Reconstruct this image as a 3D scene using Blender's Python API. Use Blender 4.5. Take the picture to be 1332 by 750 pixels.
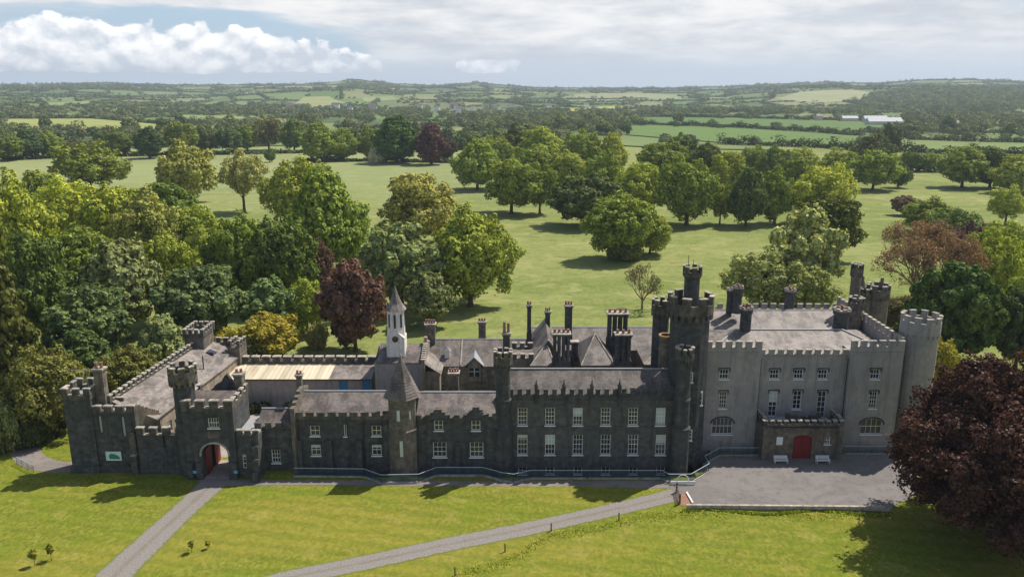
import bpy, math, random
import numpy as np
from mathutils import Vector, Matrix
R = math.radians
rng = np.random.default_rng(7); random.seed(7)
scene = bpy.context.scene
col = scene.collection
for o in list(bpy.data.objects): bpy.data.objects.remove(o)

# ------------------------------------------------------------------ camera
CAMZ = 48.0; F = 1036.0; TH = math.atan(260/1036.0)
CT, ST = math.cos(TH), math.sin(TH)
cam = bpy.data.objects.new('camera', bpy.data.cameras.new('camera')); col.objects.link(cam)
cam.location = (0, 0, CAMZ); cam.rotation_euler = (math.pi/2-TH, 0, 0)
cam.data.sensor_width = 36; cam.data.lens = 36*F/1332; cam.data.clip_end = 40000; cam.data.clip_start = 1
scene.camera = cam
SUN_DIR = Vector((.55, .42, 1.0)).normalized()          # towards the sun
SUN_EL = math.asin(SUN_DIR.z); SUN_AZ = math.atan2(SUN_DIR.x, SUN_DIR.y)
SUN_STRENGTH = 5.0; SKY_STRENGTH = .1; EXPOSURE = 0.18
HAZE_DENSITY = 0.0001
scene.view_settings.view_transform = 'Standard'; scene.view_settings.look = 'None'
scene.view_settings.exposure = EXPOSURE; scene.view_settings.gamma = 1
scene.view_settings.use_curve_mapping = False
scene.cycles.use_denoising = True
scene.cycles.max_bounces = 6; scene.cycles.diffuse_bounces = 3; scene.cycles.glossy_bounces = 2
scene.cycles.transmission_bounces = 3; scene.cycles.volume_bounces = 0; scene.cycles.transparent_max_bounces = 8
sl = bpy.data.lights.new('sun', 'SUN'); sl.energy = SUN_STRENGTH; sl.angle = R(.5); sl.color = (1, .93, .82)
sun = bpy.data.objects.new('sun', sl); col.objects.link(sun)
sun.rotation_euler = SUN_DIR.to_track_quat('Z', 'Y').to_euler(); sun.location = (200, 200, 300)

# ------------------------------------------------------------------ node helper
class NG:
    def __init__(s, nt): s.nt = nt
    def n(s, t, **k):
        nd = s.nt.nodes.new(t)
        for a, b in k.items(): setattr(nd, a, b)
        return nd
    def put(s, sock, v):
        if isinstance(v, bpy.types.NodeSocket): s.nt.links.new(v, sock)
        elif v is not None:
            if isinstance(v, (tuple, list)) and len(v) == 3 and sock.type == 'RGBA': v = (*v, 1)
            sock.default_value = v
    def m(s, op, a, b=None, c=None, clamp=False):
        nd = s.n('ShaderNodeMath', operation=op, use_clamp=clamp)
        for i, v in enumerate((a, b, c)):
            if v is not None: s.put(nd.inputs[i], v)
        return nd.outputs[0]
    def ss(s, x, a, b):
        nd = s.n('ShaderNodeMapRange', interpolation_type='SMOOTHSTEP')
        s.put(nd.inputs[0], x); nd.inputs[1].default_value = a; nd.inputs[2].default_value = b
        return nd.outputs[0]
    def lin(s, x, a, b, c=0, d=1):
        nd = s.n('ShaderNodeMapRange'); s.put(nd.inputs[0], x)
        for i, v in zip((1, 2, 3, 4), (a, b, c, d)): nd.inputs[i].default_value = v
        return nd.outputs[0]
    def mix(s, f, a, b, mode='MIX'):
        nd = s.n('ShaderNodeMix', data_type='RGBA', blend_type=mode)
        s.put(nd.inputs[0], f); s.put(nd.inputs[6], a); s.put(nd.inputs[7], b)
        return nd.outputs[2]
    def sep(s, v):
        nd = s.n('ShaderNodeSeparateXYZ'); s.put(nd.inputs[0], v); return nd.outputs
    def comb(s, x, y, z):
        nd = s.n('ShaderNodeCombineXYZ')
        for i, v in enumerate((x, y, z)): s.put(nd.inputs[i], v)
        return nd.outputs[0]
    def noise(s, vec, scale, detail=4, rough=.55, dist=0.0):
        nd = s.n('ShaderNodeTexNoise'); s.put(nd.inputs['Vector'], vec)
        nd.inputs['Scale'].default_value = scale; nd.inputs['Detail'].default_value = detail
        nd.inputs['Roughness'].default_value = rough; nd.inputs['Distortion'].default_value = dist
        return nd.outputs[0]
    def vscale(s, v, sc):
        nd = s.n('ShaderNodeVectorMath', operation='MULTIPLY'); s.put(nd.inputs[0], v); nd.inputs[1].default_value = sc
        return nd.outputs[0]

# ------------------------------------------------------------------ world: Nishita sky with procedural cloud
world = bpy.data.worlds.new('World'); scene.world = world; world.use_nodes = True
w = NG(world.node_tree); world.node_tree.nodes.clear()
sky = w.n('ShaderNodeTexSky', sky_type='NISHITA', sun_disc=False)
sky.sun_elevation = SUN_EL; sky.sun_rotation = SUN_AZ; sky.dust_density = 1.2; sky.ozone_density = 1.0
tc = w.n('ShaderNodeTexCoord')
dx, dy, dz = w.sep(tc.outputs['Generated'])
az = w.m('ARCTAN2', dx, dy); el = w.m('ARCSINE', dz)
# high layered cloud
v1 = w.comb(w.m('MULTIPLY', az, 2.6), w.m('MULTIPLY', el, 11.0), 3.1)
st = w.noise(v1, 1.5, 7, .55, .35)
v1b = w.comb(w.m('MULTIPLY', az, 4.5), w.m('MULTIPLY', el, 20.0), 7.7)
st2 = w.noise(v1b, 2.2, 5, .6, .2)
rightside = w.ss(az, -.28, -.02)
high = w.m('MULTIPLY', w.ss(el, .082, .10), w.ss(az, -.60, -.4))
cov = w.m('ADD', st, w.m('MULTIPLY', w.m('MAXIMUM', rightside, high), .32))
covm = w.ss(cov, .50, .66)
cov_up = w.m('SUBTRACT', 1.0, w.m('MULTIPLY', w.ss(el, .14, .45), .85))
covm = w.m('MULTIPLY', covm, cov_up)
bright = w.m('ADD', w.m('MULTIPLY', st2, .75), w.m('MULTIPLY', st, .45))
stc = w.mix(w.ss(bright, .42, .80), (5.6, 5.95, 6.45), (9.2, 9.0, 8.8))
stc = w.mix(w.ss(el, .055, .008), stc, (5.9, 6.5, 7.1))
skyc = w.mix(.6, sky.outputs[0], (4.4, 6.2, 8.2))
skyc = w.mix(w.ss(el, .12, .3), skyc, sky.outputs[0])
skyc = w.mix(w.ss(el, .05, .0), skyc, (6.2, 7.1, 8.0))
c0 = w.mix(covm, skyc, stc)
# cumulus bank to the left
def cum(off_a, off_e):
    a2 = w.m('ADD', az, off_a); e2 = w.m('ADD', el, off_e)
    v = w.comb(w.m('MULTIPLY', a2, 10.0), w.m('MULTIPLY', e2, 15.0), 1.3)
    n1 = w.noise(v, 1.45, 2, .5)
    v2 = w.comb(w.m('MULTIPLY', a2, 10.0), w.m('MULTIPLY', e2, 13.0), 4.3)
    n2 = w.noise(v2, 5.0, 6, .62, .25)
    vo = w.n('ShaderNodeTexVoronoi', feature='SMOOTH_F1'); w.put(vo.inputs['Vector'], v2); vo.inputs['Scale'].default_value = 4.2
    vo.inputs['Smoothness'].default_value = .35
    d = w.m('ADD', w.m('MULTIPLY', n1, .75), w.m('MULTIPLY', n2, .50))
    return w.m('SUBTRACT', d, w.m('MULTIPLY', vo.outputs['Distance'], .32))
dc = cum(0.0, 0.0); dc2 = cum(.004, .010)
top = w.m('SUBTRACT', .094, w.m('MULTIPLY', w.ss(az, -.36, -.10), .045))
env = w.m('MULTIPLY', w.ss(w.m('SUBTRACT', top, el), -.004, .045), w.ss(el, .012, .022))
env = w.m('MULTIPLY', env, w.m('SUBTRACT', 1.0, w.ss(az, -.19, -.11)))
env2 = w.m('MULTIPLY', w.m('MULTIPLY', w.ss(az, -.09, -.05), w.m('SUBTRACT', 1.0, w.ss(az, .0, .03))), w.m('MULTIPLY', w.ss(el, .014, .02), w.m('SUBTRACT', 1.0, w.ss(el, .03, .04))))
env = w.m('MAXIMUM', env, w.m('MULTIPLY', env2, .8))
thr = w.m('SUBTRACT', .82, w.m('MULTIPLY', env, .70))
den = w.m('SUBTRACT', dc, thr)
cm = w.ss(den, .0, .10)
shade = w.m('MULTIPLY', w.m('SUBTRACT', dc, dc2), 3.4)
shade = w.m('ADD', shade, w.m('ADD', .30, w.m('MULTIPLY', w.ss(el, .016, .075), .45)))
shade = w.m('ADD', shade, w.m('MULTIPLY', w.m('SUBTRACT', w.noise(w.comb(w.m('MULTIPLY', az, 22.0), w.m('MULTIPLY', el, 30.0), 2.2), 2.2, 6, .65), .5), 1.3), clamp=True)
cc = w.mix(shade, (6.4, 6.9, 7.5), (11.8, 11.5, 11.2))
c1 = w.mix(w.m('MULTIPLY', cm, .95), c0, cc)
below = w.mix(w.ss(el, -.02, .0), (1.2, 1.4, 1.0), c1)
bg = w.n('ShaderNodeBackground'); w.put(bg.inputs[0], below); bg.inputs[1].default_value = SKY_STRENGTH
ow = w.n('ShaderNodeOutputWorld'); world.node_tree.links.new(bg.outputs[0], ow.inputs[0])

# ------------------------------------------------------------------ picture <-> world
def slope(py):
    v = (py-375)/F; return (ST+v*CT)/(CT-v*ST)
def Zat(py, Y): return CAMZ - slope(py)*Y
def Xat(px, Y, z): return (px-666)/F*(Y*CT+(CAMZ-z)*ST)
def XZ(px, py, Y):
    z = Zat(py, Y); return Xat(px, Y, z), z
def G(px, py, z=0.0):
    Y = (CAMZ-z)/slope(py); return Vector((Xat(px, Y, z), Y, z))

# ------------------------------------------------------------------ terrain
SK = [(-400,112),(0,112),(60,111),(130,109.5),(230,112),(280,112),(330,111),(400,110.5),(440,108.5),(460,105.5),(480,107.5),(510,110),(560,112),(620,108.5),(650,111),(690,114),(760,115),(860,115),(940,114),(1010,111),(1080,109),(1140,110),(1200,106.5),(1260,106),(1332,108),(1700,110)]
SKA = np.array([math.atan((p-666)/1068) for p, _ in SK]); SKH = np.array([48+(115-q)/F*5600 for _, q in SK])
def sms(x, a, b):
    t = np.clip((x-a)/(b-a), 0, 1); return t*t*(3-2*t)
def hgt(x, y):
    x = np.asarray(x, float); y = np.asarray(y, float)
    r = np.hypot(x, y); a = np.arctan2(x, np.maximum(y, 1))
    H = np.interp(a, SKA, SKH)
    h = H*sms(r, 1500, 5600)
    n = np.sin(x/410+1.3)*np.cos(y/530+.4)+.6*np.sin(x/190+y/260)+.5*np.cos(x/320-y/150+2)
    h = h + n*5*sms(r, 1000, 2400)*(1-sms(r, 4600, 5600))
    def bump(px, rr, amp, sx, sy):
        aa = math.atan((px-666)/1068); cx, cy = rr*math.sin(aa), rr*math.cos(aa)
        return amp*np.exp(-((x-cx)/sx)**2-((y-cy)/sy)**2)
    h = h + bump(1072, 3300, 26, 330, 420) + bump(410, 3000, 16, 260, 360) + bump(1260, 2900, 18, 500, 420) + bump(850, 3600, 10, 400, 300)
    h = h*(1-sms(r, 5900, 9000)*.9)
    # the low bank at the bottom right of the lawn
    bx = (x-1.5)*.42+61.0
    return h
def hz(x, y): return float(hgt(x, y))
def GT(px, py, lift=0.0):
    """the place on the terrain seen at a pixel"""
    s = slope(py); u = (px-666)/F
    Y = 200.0
    for _ in range(900):
        z = CAMZ - s*Y; X = u*(Y*CT+(CAMZ-z)*ST)
        if z <= hz(X, Y): break
        Y *= 1.006
        if Y > 9000: break
    return Vector((X, Y, hz(X, Y)+lift))

# ------------------------------------------------------------------ materials
def new_mat(name):
    m = bpy.data.materials.new(name); m.use_nodes = True; m.node_tree.nodes.clear(); return m, NG(m.node_tree)
def finish(m, g, colr, rough=.9, bump=None, bs=.3, dist=.05, spec=.3, metal=0, extra=None):
    p = g.n('ShaderNodeBsdfPrincipled'); g.put(p.inputs['Base Color'], colr); g.put(p.inputs['Roughness'], rough)
    p.inputs['Specular IOR Level'].default_value = spec; p.inputs['Metallic'].default_value = metal
    if bump is not None:
        b = g.n('ShaderNodeBump'); b.inputs['Strength'].default_value = bs; b.inputs['Distance'].default_value = dist
        g.put(b.inputs['Height'], bump); m.node_tree.links.new(b.outputs[0], p.inputs['Normal'])
    o = g.n('ShaderNodeOutputMaterial')
    m.node_tree.links.new((extra(p) if extra else p.outputs[0]), o.inputs[0]); return m
def pos(g): return g.n('ShaderNodeNewGeometry').outputs['Position']
def plain(name, c, rough=.7, metal=0, spec=.3, var=.15):
    m, g = new_mat(name); n = g.noise(pos(g), 2.5, 4)
    return finish(m, g, g.mix(n, tuple(x*(1-var) for x in c), tuple(x*(1+var) for x in c)), rough, metal=metal, spec=spec)
def stone(name, c, warm=(1.08, 1.0, .9), bw=.7, bh=.32, contrast=.45, moss=.25, courses=.35, streak=.5):
    m, g = new_mat(name); P = pos(g); x, y, z = g.sep(P)
    uv = g.comb(g.m('ADD', x, y), z, 0)
    br = g.n('ShaderNodeTexBrick'); g.put(br.inputs['Vector'], uv); br.inputs['Scale'].default_value = 1
    br.inputs['Brick Width'].default_value = bw; br.inputs['Row Height'].default_value = bh; br.inputs['Mortar Size'].default_value = .02
    br.inputs['Mortar Smooth'].default_value = .5
    br.inputs['Color1'].default_value = (1, 1, 1, 1); br.inputs['Color2'].default_value = (.45, .45, .45, 1); br.inputs['Mortar'].default_value = (.8, .8, .78, 1)
    big = g.noise(P, .22, 5, .6); med = g.noise(P, 1.3, 5, .65)
    stv = g.noise(g.vscale(P, (1.6, 1.6, .16)), 1.0, 5, .6)
    c_lo = tuple(v*(1-contrast) for v in c); c_hi = tuple(v*(1+contrast)*k for v, k in zip(c, warm))
    base = g.mix(g.ss(med, .3, .7), c_lo, c_hi)
    base = g.mix(g.m('MULTIPLY', g.ss(big, .35, .65), .5), base, tuple(v*.75 for v in c))
    base = g.mix(courses, base, br.outputs['Color'], 'MULTIPLY')
    base = g.mix(g.m('MULTIPLY', g.ss(stv, .48, .64), streak), base, tuple(v*.35 for v in c))
    base = g.mix(g.m('MULTIPLY', g.ss(g.noise(P, .7, 6, .7, 0.3), .60, .72), moss), base, (c[0]*1.5+.04, c[1]*1.5+.045, c[2]*1.2+.02))
    return finish(m, g, base, .92, g.m('ADD', med, g.m('MULTIPLY', g.sep(br.outputs['Color'])[0], .5)), .35, .06)
def slate(name, c, rowh=.30, tint=.35, stain=.5):
    m, g = new_mat(name); P = pos(g); x, y, z = g.sep(P)
    uv = g.comb(x, g.m('ADD', g.m('MULTIPLY', z, 1.5), g.m('MULTIPLY', y, .6)), 0)
    br = g.n('ShaderNodeTexBrick'); g.put(br.inputs['Vector'], uv); br.inputs['Scale'].default_value = 1
    br.inputs['Brick Width'].default_value = .42; br.inputs['Row Height'].default_value = rowh; br.inputs['Mortar Size'].default_value = .025
    br.inputs['Color1'].default_value = (1, 1, 1, 1); br.inputs['Color2'].default_value = (.5, .48, .5, 1); br.inputs['Mortar'].default_value = (.35, .35, .35, 1)
    n1 = g.noise(g.vscale(P, (1.1, .25, .25)), 1.0, 6, .65); n2 = g.noise(P, .5, 6, .65); n3 = g.noise(P, 3.0, 4, .7)
    base = g.mix(g.ss(n2, .40, .60), tuple(v*.62 for v in c), tuple(v*1.3 for v in c))
    base = g.mix(g.m('MULTIPLY', g.ss(n1, .48, .60), stain), base, (c[0]*1.6, c[1]*1.6, c[2]*1.55))
    base = g.mix(g.m('MULTIPLY', g.ss(n3, .58, .7), .45), base, (.33, .31, .26))
    base = g.mix(tint+.25, base, br.outputs['Color'], 'MULTIPLY')
    return finish(m, g, base, .62, g.sep(br.outputs['Color'])[0], .4, .03, spec=.4)
M = {}
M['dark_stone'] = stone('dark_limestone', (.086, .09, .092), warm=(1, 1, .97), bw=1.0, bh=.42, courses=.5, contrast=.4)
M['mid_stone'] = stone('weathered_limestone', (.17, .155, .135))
M['pale_stone'] = stone('pale_limestone', (.32, .28, .225), contrast=.35)  # paler, warmer limestone for yard walls and gables
M['render'] = stone('grey_roughcast', (.33, .325, .325), bw=3.1, bh=1.4, contrast=.12, moss=.05, courses=.05, streak=.35)
M['parapet'] = stone('parapet_limestone', (.115, .11, .10), contrast=.6, moss=.4)
M['front'] = stone('front_range_limestone', (.116, .117, .116), warm=(1, 1, .97), bw=1.0, bh=.42, courses=.45, contrast=.35)
M['coping'] = stone('coping_limestone', (.38, .36, .32), contrast=.45, moss=.3, courses=.1)
M['slate'] = slate('weathered_slate', (.16, .135, .12), tint=.45, stain=.6)
M['slate_pale'] = slate('pale_slate', (.225, .195, .175), tint=.4, stain=.6)
M['lead'] = plain('lead_flashing', (.30, .31, .32), .5, var=.25)
M['white'] = plain('white_paint', (.76, .77, .75), .5, var=.08)
M['white_board'] = stone('white_painted_boarding', (.76, .75, .72), bw=.25, bh=6, contrast=.12, moss=.12, courses=.15, streak=.35)
M['glass'] = plain('dark_window_glass', (.03, .036, .045), .12, spec=.6, var=.5)
M['blind'] = plain('pale_window_blind', (.50, .55, .53), .8, var=.1)
M['red'] = plain('red_paint', (.20, .022, .022), .6, var=.4)
M['blue'] = plain('blue_paint', (.05, .22, .40), .5)
M['pot'] = plain('terracotta_pot', (.27, .15, .11), .9, var=.35)
M['iron'] = plain('dark_iron', (.04, .04, .045), .5, metal=.3)
M['rail'] = plain('blue_grey_railing_paint', (.06, .10, .125), .55, var=.15)
M['rail_top'] = plain('pale_handrail_paint', (.34, .41, .44), .5, var=.15)
M['wood'] = plain('grey_weathered_wood', (.16, .12, .085), .9, var=.4)
M['clock'] = plain('clock_face_black', (.03, .028, .022), .6)
M['gold'] = plain('clock_gold', (.45, .33, .10), .5)
M['sign_green'] = plain('sign_green', (.03, .22, .12), .5)
M['sign_pale'] = plain('sign_pale', (.55, .72, .70), .5, var=.06)
M['sign_blue'] = plain('sign_blue', (.12, .35, .55), .5)
M['kerb'] = stone('pale_kerb', (.40, .38, .35), contrast=.3, moss=.2, courses=.1)

def sheet_metal(name, c):
    m, g = new_mat(name); P = pos(g); x, y, z = g.sep(P)
    wv = g.m('SINE', g.m('MULTIPLY', x, 9.0)); n = g.noise(g.vscale(P, (.6, .1, .1)), 1, 4)
    st_ = g.m('FLOOR', g.m('DIVIDE', x, 1.05)); wn = g.n('ShaderNodeTexWhiteNoise', noise_dimensions='1D'); g.put(wn.inputs['W'], st_)
    base = g.mix(wn.outputs[0], tuple(v*.8 for v in c), tuple(v*1.15 for v in c))
    base = g.mix(g.m('MULTIPLY', g.ss(n, .5, .7), .5), base, (.33, .22, .14))
    return finish(m, g, base, .6, wv, .4, .05)
M['tin'] = sheet_metal('cream_corrugated_sheet', (.60, .52, .38))
def gravel(name, c, warm=.1):
    m, g = new_mat(name); P = pos(g); n = g.noise(P, 6, 6, .75); b = g.noise(P, .16, 5, .6, .6); s2 = g.noise(P, .9, 5, .7)
    base = g.mix(g.ss(n, .3, .7), tuple(v*.75 for v in c), tuple(v*1.25 for v in c))
    base = g.mix(g.m('MULTIPLY', g.ss(b, .44, .54), .5), base, tuple(v*1.35 for v in c))
    base = g.mix(g.m('MULTIPLY', g.ss(s2, .5, .62), .45), base, (c[0]*.65, c[1]*.65, c[2]*.62))
    return finish(m, g, base, .95, n, .4, .02)
M['asphalt'] = gravel('worn_asphalt_forecourt', (.17, .156, .15))
M['path'] = gravel('compacted_gravel', (.20, .175, .16))
M['yard'] = gravel('yard_gravel', (.30, .26, .225))
def path_mat():
    m, g = new_mat('gravel_drive'); P = pos(g); n = g.noise(P, 5, 6, .75); b = g.noise(P, .5, 5, .6)
    uvn = g.n('ShaderNodeAttribute', attribute_name='across').outputs['Fac']
    base = g.mix(g.ss(n, .3, .7), (.16, .145, .135), (.29, .26, .24))
    ctr = g.m('SUBTRACT', 1.0, g.m('ABSOLUTE', uvn))
    base = g.mix(g.m('MULTIPLY', g.ss(g.m('ADD', ctr, g.m('MULTIPLY', b, .5)), .95, 1.35), .5), base, (.12, .12, .06))
    e = g.m('ADD', g.m('ABSOLUTE', uvn), g.m('MULTIPLY', g.m('SUBTRACT', g.noise(P, 1.4, 4, .7), .5), .55))
    base = g.mix(g.ss(e, .78, .95), base, (.13, .155, .03))
    return finish(m, g, base, .95, n, .3, .02)
M['drive'] = path_mat()
def grass(name, a, b, c, dry, mow=0.0, sc=1.0):
    m, g = new_mat(name); P = pos(g); x, y, z = g.sep(P)
    f = g.noise(g.vscale(P, (1, .6, 1)), 2.2*sc, 7, .75); md = g.noise(P, .22*sc, 5, .62, .3); bg_ = g.noise(g.vscale(P, (.5, 1, 1)), .035, 5, .55, .4)
    base = g.mix(g.ss(f, .3, .7), a, b)
    base = g.mix(g.m('MULTIPLY', g.ss(md, .36, .66), .65), base, c)
    base = g.mix(g.m('MULTIPLY', g.ss(bg_, .42, .64), .5), base, dry)
    base = g.mix(g.m('MULTIPLY', g.ss(g.noise(P, .55, 5, .7, .5), .62, .76), .45), base, (dry[0]*1.5, dry[1]*1.15, dry[2]*1.5))
    if mow:
        sw = g.m('SINE', g.m('ADD', g.m('MULTIPLY', y, 2.2), g.m('ADD', g.m('MULTIPLY', x, .35), g.m('MULTIPLY', md, 6.0))))
        base = g.mix(g.m('MULTIPLY', g.ss(sw, -.4, .8), mow), base, (a[0]*.6, a[1]*.75, a[2]*.6))
    return finish(m, g, base, .95, f, .35, .08, spec=.15)
M['lawn'] = grass('mown_lawn', (.135, .17, .018), (.21, .225, .03), (.165, .22, .022), (.26, .235, .04), mow=.28)
M['field_colour'] = None
def park_mat():
    m, g = new_mat('park_grass'); P = pos(g); x, y, z = g.sep(P)
    f = g.noise(P, 1.1, 7, .75); md = g.noise(P, .12, 6, .62, .4); bg_ = g.noise(g.vscale(P, (.4, 1, 1)), .012, 6, .6, .5)
    base = g.mix(g.ss(f, .40, .60), (.12, .16, .035), (.225, .25, .075))
    base = g.mix(g.m('MULTIPLY', g.ss(md, .44, .56), .55), base, (.16, .205, .045))
    base = g.mix(g.m('MULTIPLY', g.ss(bg_, .44, .56), .55), base, (.27, .285, .10))
    fine = g.noise(g.vscale(P, (.45, .7, 1)), .5, 7, .8, .8)
    base = g.mix(g.m('MULTIPLY', g.ss(fine, .47, .60), .5), base, (.085, .13, .028))
    spots = g.noise(g.vscale(P, (.5, .8, 1)), .14, 5, .8, .6)
    base = g.mix(g.m('MULTIPLY', g.ss(spots, .50, .62), .5), base, (.34, .33, .14))
    base = g.mix(g.m('MULTIPLY', g.m('MULTIPLY', g.ss(y, 260, 480), g.ss(x, 80, -60)), .5), base, (.29, .32, .16))
    # the mown lawn in front of the castle
    lf = g.noise(g.vscale(P, (1, .6, 1)), 2.2, 7, .75); lm = g.noise(P, .22, 5, .62, .3); lb = g.noise(g.vscale(P, (.5, 1, 1)), .05, 5, .55, .4)
    L = g.mix(g.ss(lf, .40, .60), (.12, .145, .014), (.24, .235, .035))
    L = g.mix(g.m('MULTIPLY', g.ss(lm, .43, .57), .5), L, (.155, .20, .016))
    L = g.mix(g.m('MULTIPLY', g.ss(lb, .45, .56), .5), L, (.27, .23, .04))
    sw = g.m('SINE', g.m('ADD', g.m('MULTIPLY', y, 2.6), g.m('ADD', g.m('MULTIPLY', x, .5), g.m('MULTIPLY', lm, 7.0))))
    L = g.mix(g.m('MULTIPLY', g.ss(sw, -.4, .8), .3), L, (.09, .13, .012))
    L = g.mix(g.m('MULTIPLY', g.ss(g.noise(P, .35, 6, .8, .6), .52, .64), .45), L, (.34, .28, .08))
    tuft = g.noise(P, 1.3, 7, .8, .5)
    L = g.mix(g.m('MULTIPLY', g.ss(tuft, .47, .60), .45), L, (.085, .12, .012))
    base = g.mix(g.ss(y, 140, 108), base, L)
    return finish(m, g, base, .95, f, .3, .08, spec=.12)
M['park'] = park_mat()
def farmland_mat():
    m, g = new_mat('farmland_fields'); P = pos(g)
    at = g.n('ShaderNodeAttribute', attribute_name='crop').outputs['Color']
    n = g.noise(P, .03, 5, .65); n2 = g.noise(P, .006, 4, .6)
    base = g.mix(g.m('MULTIPLY', g.ss(n, .35, .65), .35), at, g.mix(1.0, at, (.72, .8, .7), 'MULTIPLY'))
    base = g.mix(g.m('MULTIPLY', g.ss(n2, .45, .6), .25), base, (.16, .19, .07))
    return finish(m, g, base, .95, spec=.1)
M['farm'] = farmland_mat()
def leaf_mat(name='leaf', transl=.22):
    m, g = new_mat(name)
    oi = g.n('ShaderNodeObjectInfo'); at = g.n('ShaderNodeAttribute', attribute_name='rnd').outputs['Fac']
    ct = g.n('ShaderNodeTexCoord').outputs['Object']; n = g.noise(ct, .35, 3, .6)
    c = g.mix(g.ss(at, 0, 1), g.mix(1.0, oi.outputs['Color'], (.52, .62, .62), 'MULTIPLY'), g.mix(1.0, oi.outputs['Color'], (1.9, 1.72, 1.35), 'MULTIPLY'))
    c = g.mix(g.m('MULTIPLY', g.ss(n, .4, .65), .35), c, g.mix(1.0, oi.outputs['Color'], (1.35, 1.12, .8), 'MULTIPLY'))
    d = g.n('ShaderNodeBsdfDiffuse'); g.put(d.inputs[0], c)
    t = g.n('ShaderNodeBsdfTranslucent'); g.put(t.inputs[0], g.mix(1.0, c, (1.2, 1.25, .6), 'MULTIPLY'))
    gl = g.n('ShaderNodeBsdfGlossy'); gl.inputs['Roughness'].default_value = .45; gl.inputs[0].default_value = (.5, .55, .5, 1)
    mx = g.n('ShaderNodeMixShader'); mx.inputs[0].default_value = transl
    m.node_tree.links.new(d.outputs[0], mx.inputs[1]); m.node_tree.links.new(t.outputs[0], mx.inputs[2])
    m2 = g.n('ShaderNodeMixShader'); m2.inputs[0].default_value = .02
    m.node_tree.links.new(mx.outputs[0], m2.inputs[1]); m.node_tree.links.new(gl.outputs[0], m2.inputs[2])
    o = g.n('ShaderNodeOutputMaterial'); m.node_tree.links.new(m2.outputs[0], o.inputs[0]); return m
M['leaf'] = leaf_mat()
M['bark'] = stone('tree_bark', (.10, .085, .065), bw=.2, bh=1.2, contrast=.4, moss=.4, courses=.2)
M['twig'] = plain('twig_bark', (.24, .18, .13), .9, var=.35)

# ------------------------------------------------------------------ objects
ROOTS = {}
def tag(o, label=None, cat=None, group=None, kind=None):
    if label: o['label'] = label
    if cat: o['category'] = cat
    if group: o['group'] = group
    if kind: o['kind'] = kind
    return o
def empty(name, loc, label, cat, group=None):
    o = bpy.data.objects.new(name, None); col.objects.link(o); o.location = loc; o.empty_display_size = 1
    return tag(o, label, cat, group)
def origin_of(p):
    v = Vector((0, 0, 0))
    while p is not None: v = v+p.location; p = p.parent
    return v
class Fr:
    """a facade frame: a along the wall, b outwards, z up"""
    def __init__(s, ox, oy, ang=0.0):          # ang 0: the wall faces -Y (towards the camera), a runs +X
        s.o = (ox, oy); s.u = (math.cos(ang), math.sin(ang)); s.n = (math.sin(ang), -math.cos(ang))
    def p(s, a, b, z): return (s.o[0]+s.u[0]*a+s.n[0]*b, s.o[1]+s.u[1]*a+s.n[1]*b, z)
W0 = Fr(0, 0, 0)
def FY(Y): return Fr(0, Y, 0)                  # wall facing the camera in the plane Y: a is world X
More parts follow.
